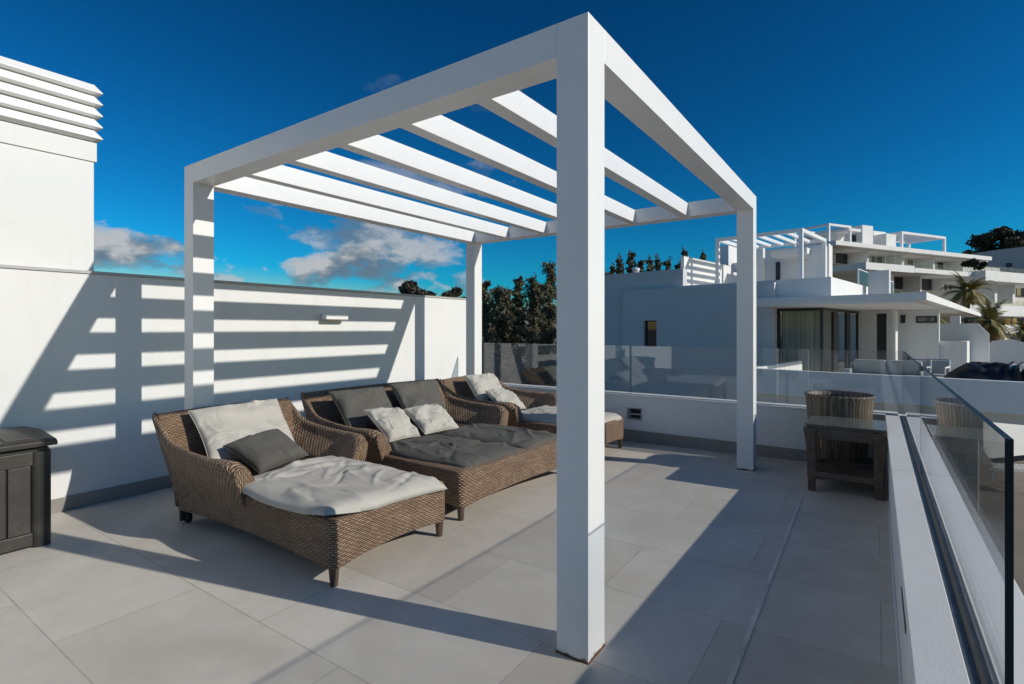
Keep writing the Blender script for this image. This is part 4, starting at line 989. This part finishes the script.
far = [(607, 271, 48, 24, 'dark treetop at the left end of the grey roofline'), (613, 265, 52, 22, 'low treetop between the roofline end and the bushy treetop'), (620, 256, 50, 26, 'bushy dark treetop left of the pale roof vent'), (631, 251, 50, 26, 'tallest treetop left of the pale roof vent'), (641, 260, 52, 20, 'narrow treetop just over the pale roof vent'), (649, 257, 50, 22, 'dark treetop right of the pale roof vent'), (658, 255, 54, 18, 'thin spire shaped treetop over the grey roofline'), (667, 259, 50, 22, 'round dark treetop near the middle of the grey roof'), (677, 262, 53, 20, 'low treetop left of the tall one beside the striped wall'), (686, 248, 52, 22, 'tall treetop beside the striped roof terrace wall'), (703, 251, 56, 14, 'small treetop above the striped roof terrace wall')]
for i, (px, yt, d, wpx, lab) in enumerate(far): conifer(px, yt, d, wpx, lab, 60+i, dens=0.6)
vt = FB.hv(636, 269, 0.18); q = MB(); q.lathe([(0.05, 0.22), (0.15, 0.20), (0.17, 0.13), (0.14, 0.11), (0.13, 0.0), (0.0, 0.0)], 20); o = q.build('roof_vent', W_, smooth=True); p_ = FB.o+FB.u*vt.x+FB.w*0.18; o.location = (p_.x, p_.y, zz(683, 268.5)); tag(o, 'small round pale vent cap on the grey flat roof', 'roof vent')
def broad(px, ytop, d, wpx, hpx, label, seed, m, name='broadleaf_tree', clumps=26, zbase=-3.3, n=170):
    rng = random.Random(seed); x, y = place(px, d); R_ = wpx/2/FPX*d; ztop = zat(ytop, d); Hc = hpx/FPX*d
    t = empty(name, (x, y, zbase)); tag(t, label, 'tree'); zt = ztop-zbase
    tr = MB(); tr.tube((0, 0, 0), (0.2, 0, zt-Hc*0.6), 0.02*zt+0.1, 0.01*zt+0.05, 9)
    cr = MB(); side = V((RT.x, RT.y, 0)); dp = V((FW.x, FW.y, 0))
    for k in range(clumps):
        a = rng.random()*6.28; rr = rng.random()**0.5
        h = rng.random(); wz = (1-(2*h-0.75)**2*0.55) if True else 1
        c = side*(cos(a)*rr*R_*wz) + dp*(sin(a)*rr*R_*0.8*wz) + V((0, 0, zt-Hc+h*Hc*0.88*(1-0.35*(rr**2))))
        leaf_cloud(cr, c, R_*rng.uniform(0.16, 0.30), n, 0.0048*d, rng, 0.75)
        tr.tube((0.2, 0, zt-Hc*0.65), c, 0.006*zt, 0.01, 5)
    tr.build('trunk', M['bark'], t); cr.build('crown', M[m], t, fix=False)
broad(412, 279, 38, 44, 22, 'rounded dark treetop above the white wall, left of the other treetop', 3, 'pine', 'pine_tree', 16)
broad(456, 286.5, 42, 44, 22, 'flat dark treetop just left of the back pergola post', 5, 'pine', 'pine_tree', 16)
broad(1001, 221, 110, 66, 40, 'large dark pine crown above the grey shaded house', 9, 'pine', 'pine_tree', 34, n=230)
broad(1042, 226, 112, 40, 40, 'dark pine crown cut by the right picture edge', 10, 'pine', 'pine_tree', 20)
broad(974, 260, 64, 24, 7, 'dark shrub on the balcony below the right end of the apartment roof slab', 12, 'olive', 'shrub', 12, zbase=zat(270, 64))
def palm(px, ytop, d, wpx, label, seed, zbase=-3.3, dry=16):
    rng = random.Random(seed); x, y = place(px, d); R_ = wpx/2/FPX*d; zc = zat(ytop, d)-zbase
    t = empty('palm_tree', (x, y, zbase)); tag(t, label, 'palm tree', 'palms before the apartment block')
    tr = MB(); rng2 = random.Random(1); tr.tube((0, 0, 0), (0.1, 0, zc-R_*0.45), 0.24, 0.17, 10); tr.build('trunk', M['bark'], t)
    def fronds(nf, e0, e1, ln, m, nm):
        fb = MB()
        for k in range(nf):
            a = k*2.39996+rng.uniform(-.2, .2); el = lerp(e0, e1, rng.random()); L_ = ln*rng.uniform(0.8, 1.1)
            p = V((0.1, 0, zc-R_*0.45)); d_ = V((cos(a)*cos(el), sin(a)*cos(el), sin(el)))
            for s in range(12):
                q = p+d_*L_/12; d_ = (d_+V((0, 0, -0.13))).normalized(); sd_ = d_.cross(V((0, 0, 1))).normalized()
                for sg in (-1, 1):
                    for h in range(3):
                        b0 = lerp(p, q, h/3); tip = b0+(sd_*sg+d_*0.6+V((0, 0, -0.45))).normalized()*L_*0.24*(1.15-abs(s-4.5)/9)
                        i = len(fb.v); fb.v += [b0, b0+d_*L_*0.03, tip]; fb.face((i, i+1, i+2), [(0, 0), (1, 0), (1, 1)])
                p = q
        fb.build(nm, M[m], t, fix=False)
    fronds(46, -0.3, 1.4, R_*1.2, 'palm', 'crown'); fronds(dry, -1.3, -0.5, R_*0.85, 'tanleaf', 'dry_skirt')
palm(966, 283, 46, 40, 'green palm standing in front of the apartment balconies', 31)
palm(988, 313, 40, 44, 'brown tinged palm with drooping dry fronds, right of the flat canopy', 32, dry=40)
palm(1022, 326, 44, 22, 'small palm crown at the right picture edge below the balconies', 33)
palm(930, 312, 60, 26, 'palm glimpsed under the flat canopy', 34)
# the hillside carrying the apartment block
hl = MB(); pts = []
for i in range(41):
    row = []
    for j in range(21):
        q = FC.o + FC.u*(-40+i*6) + FC.w*(6+j*6); row.append(V((q.x, q.y, -3.4+min(9, j*0.9)+0.8*noise.noise(V((i*.3, j*.3, 2))))))
    pts.append(row)
hl.grid(pts, 41, 21); tag(hl.build('hill', M['ground'], smooth=True), kind='structure')
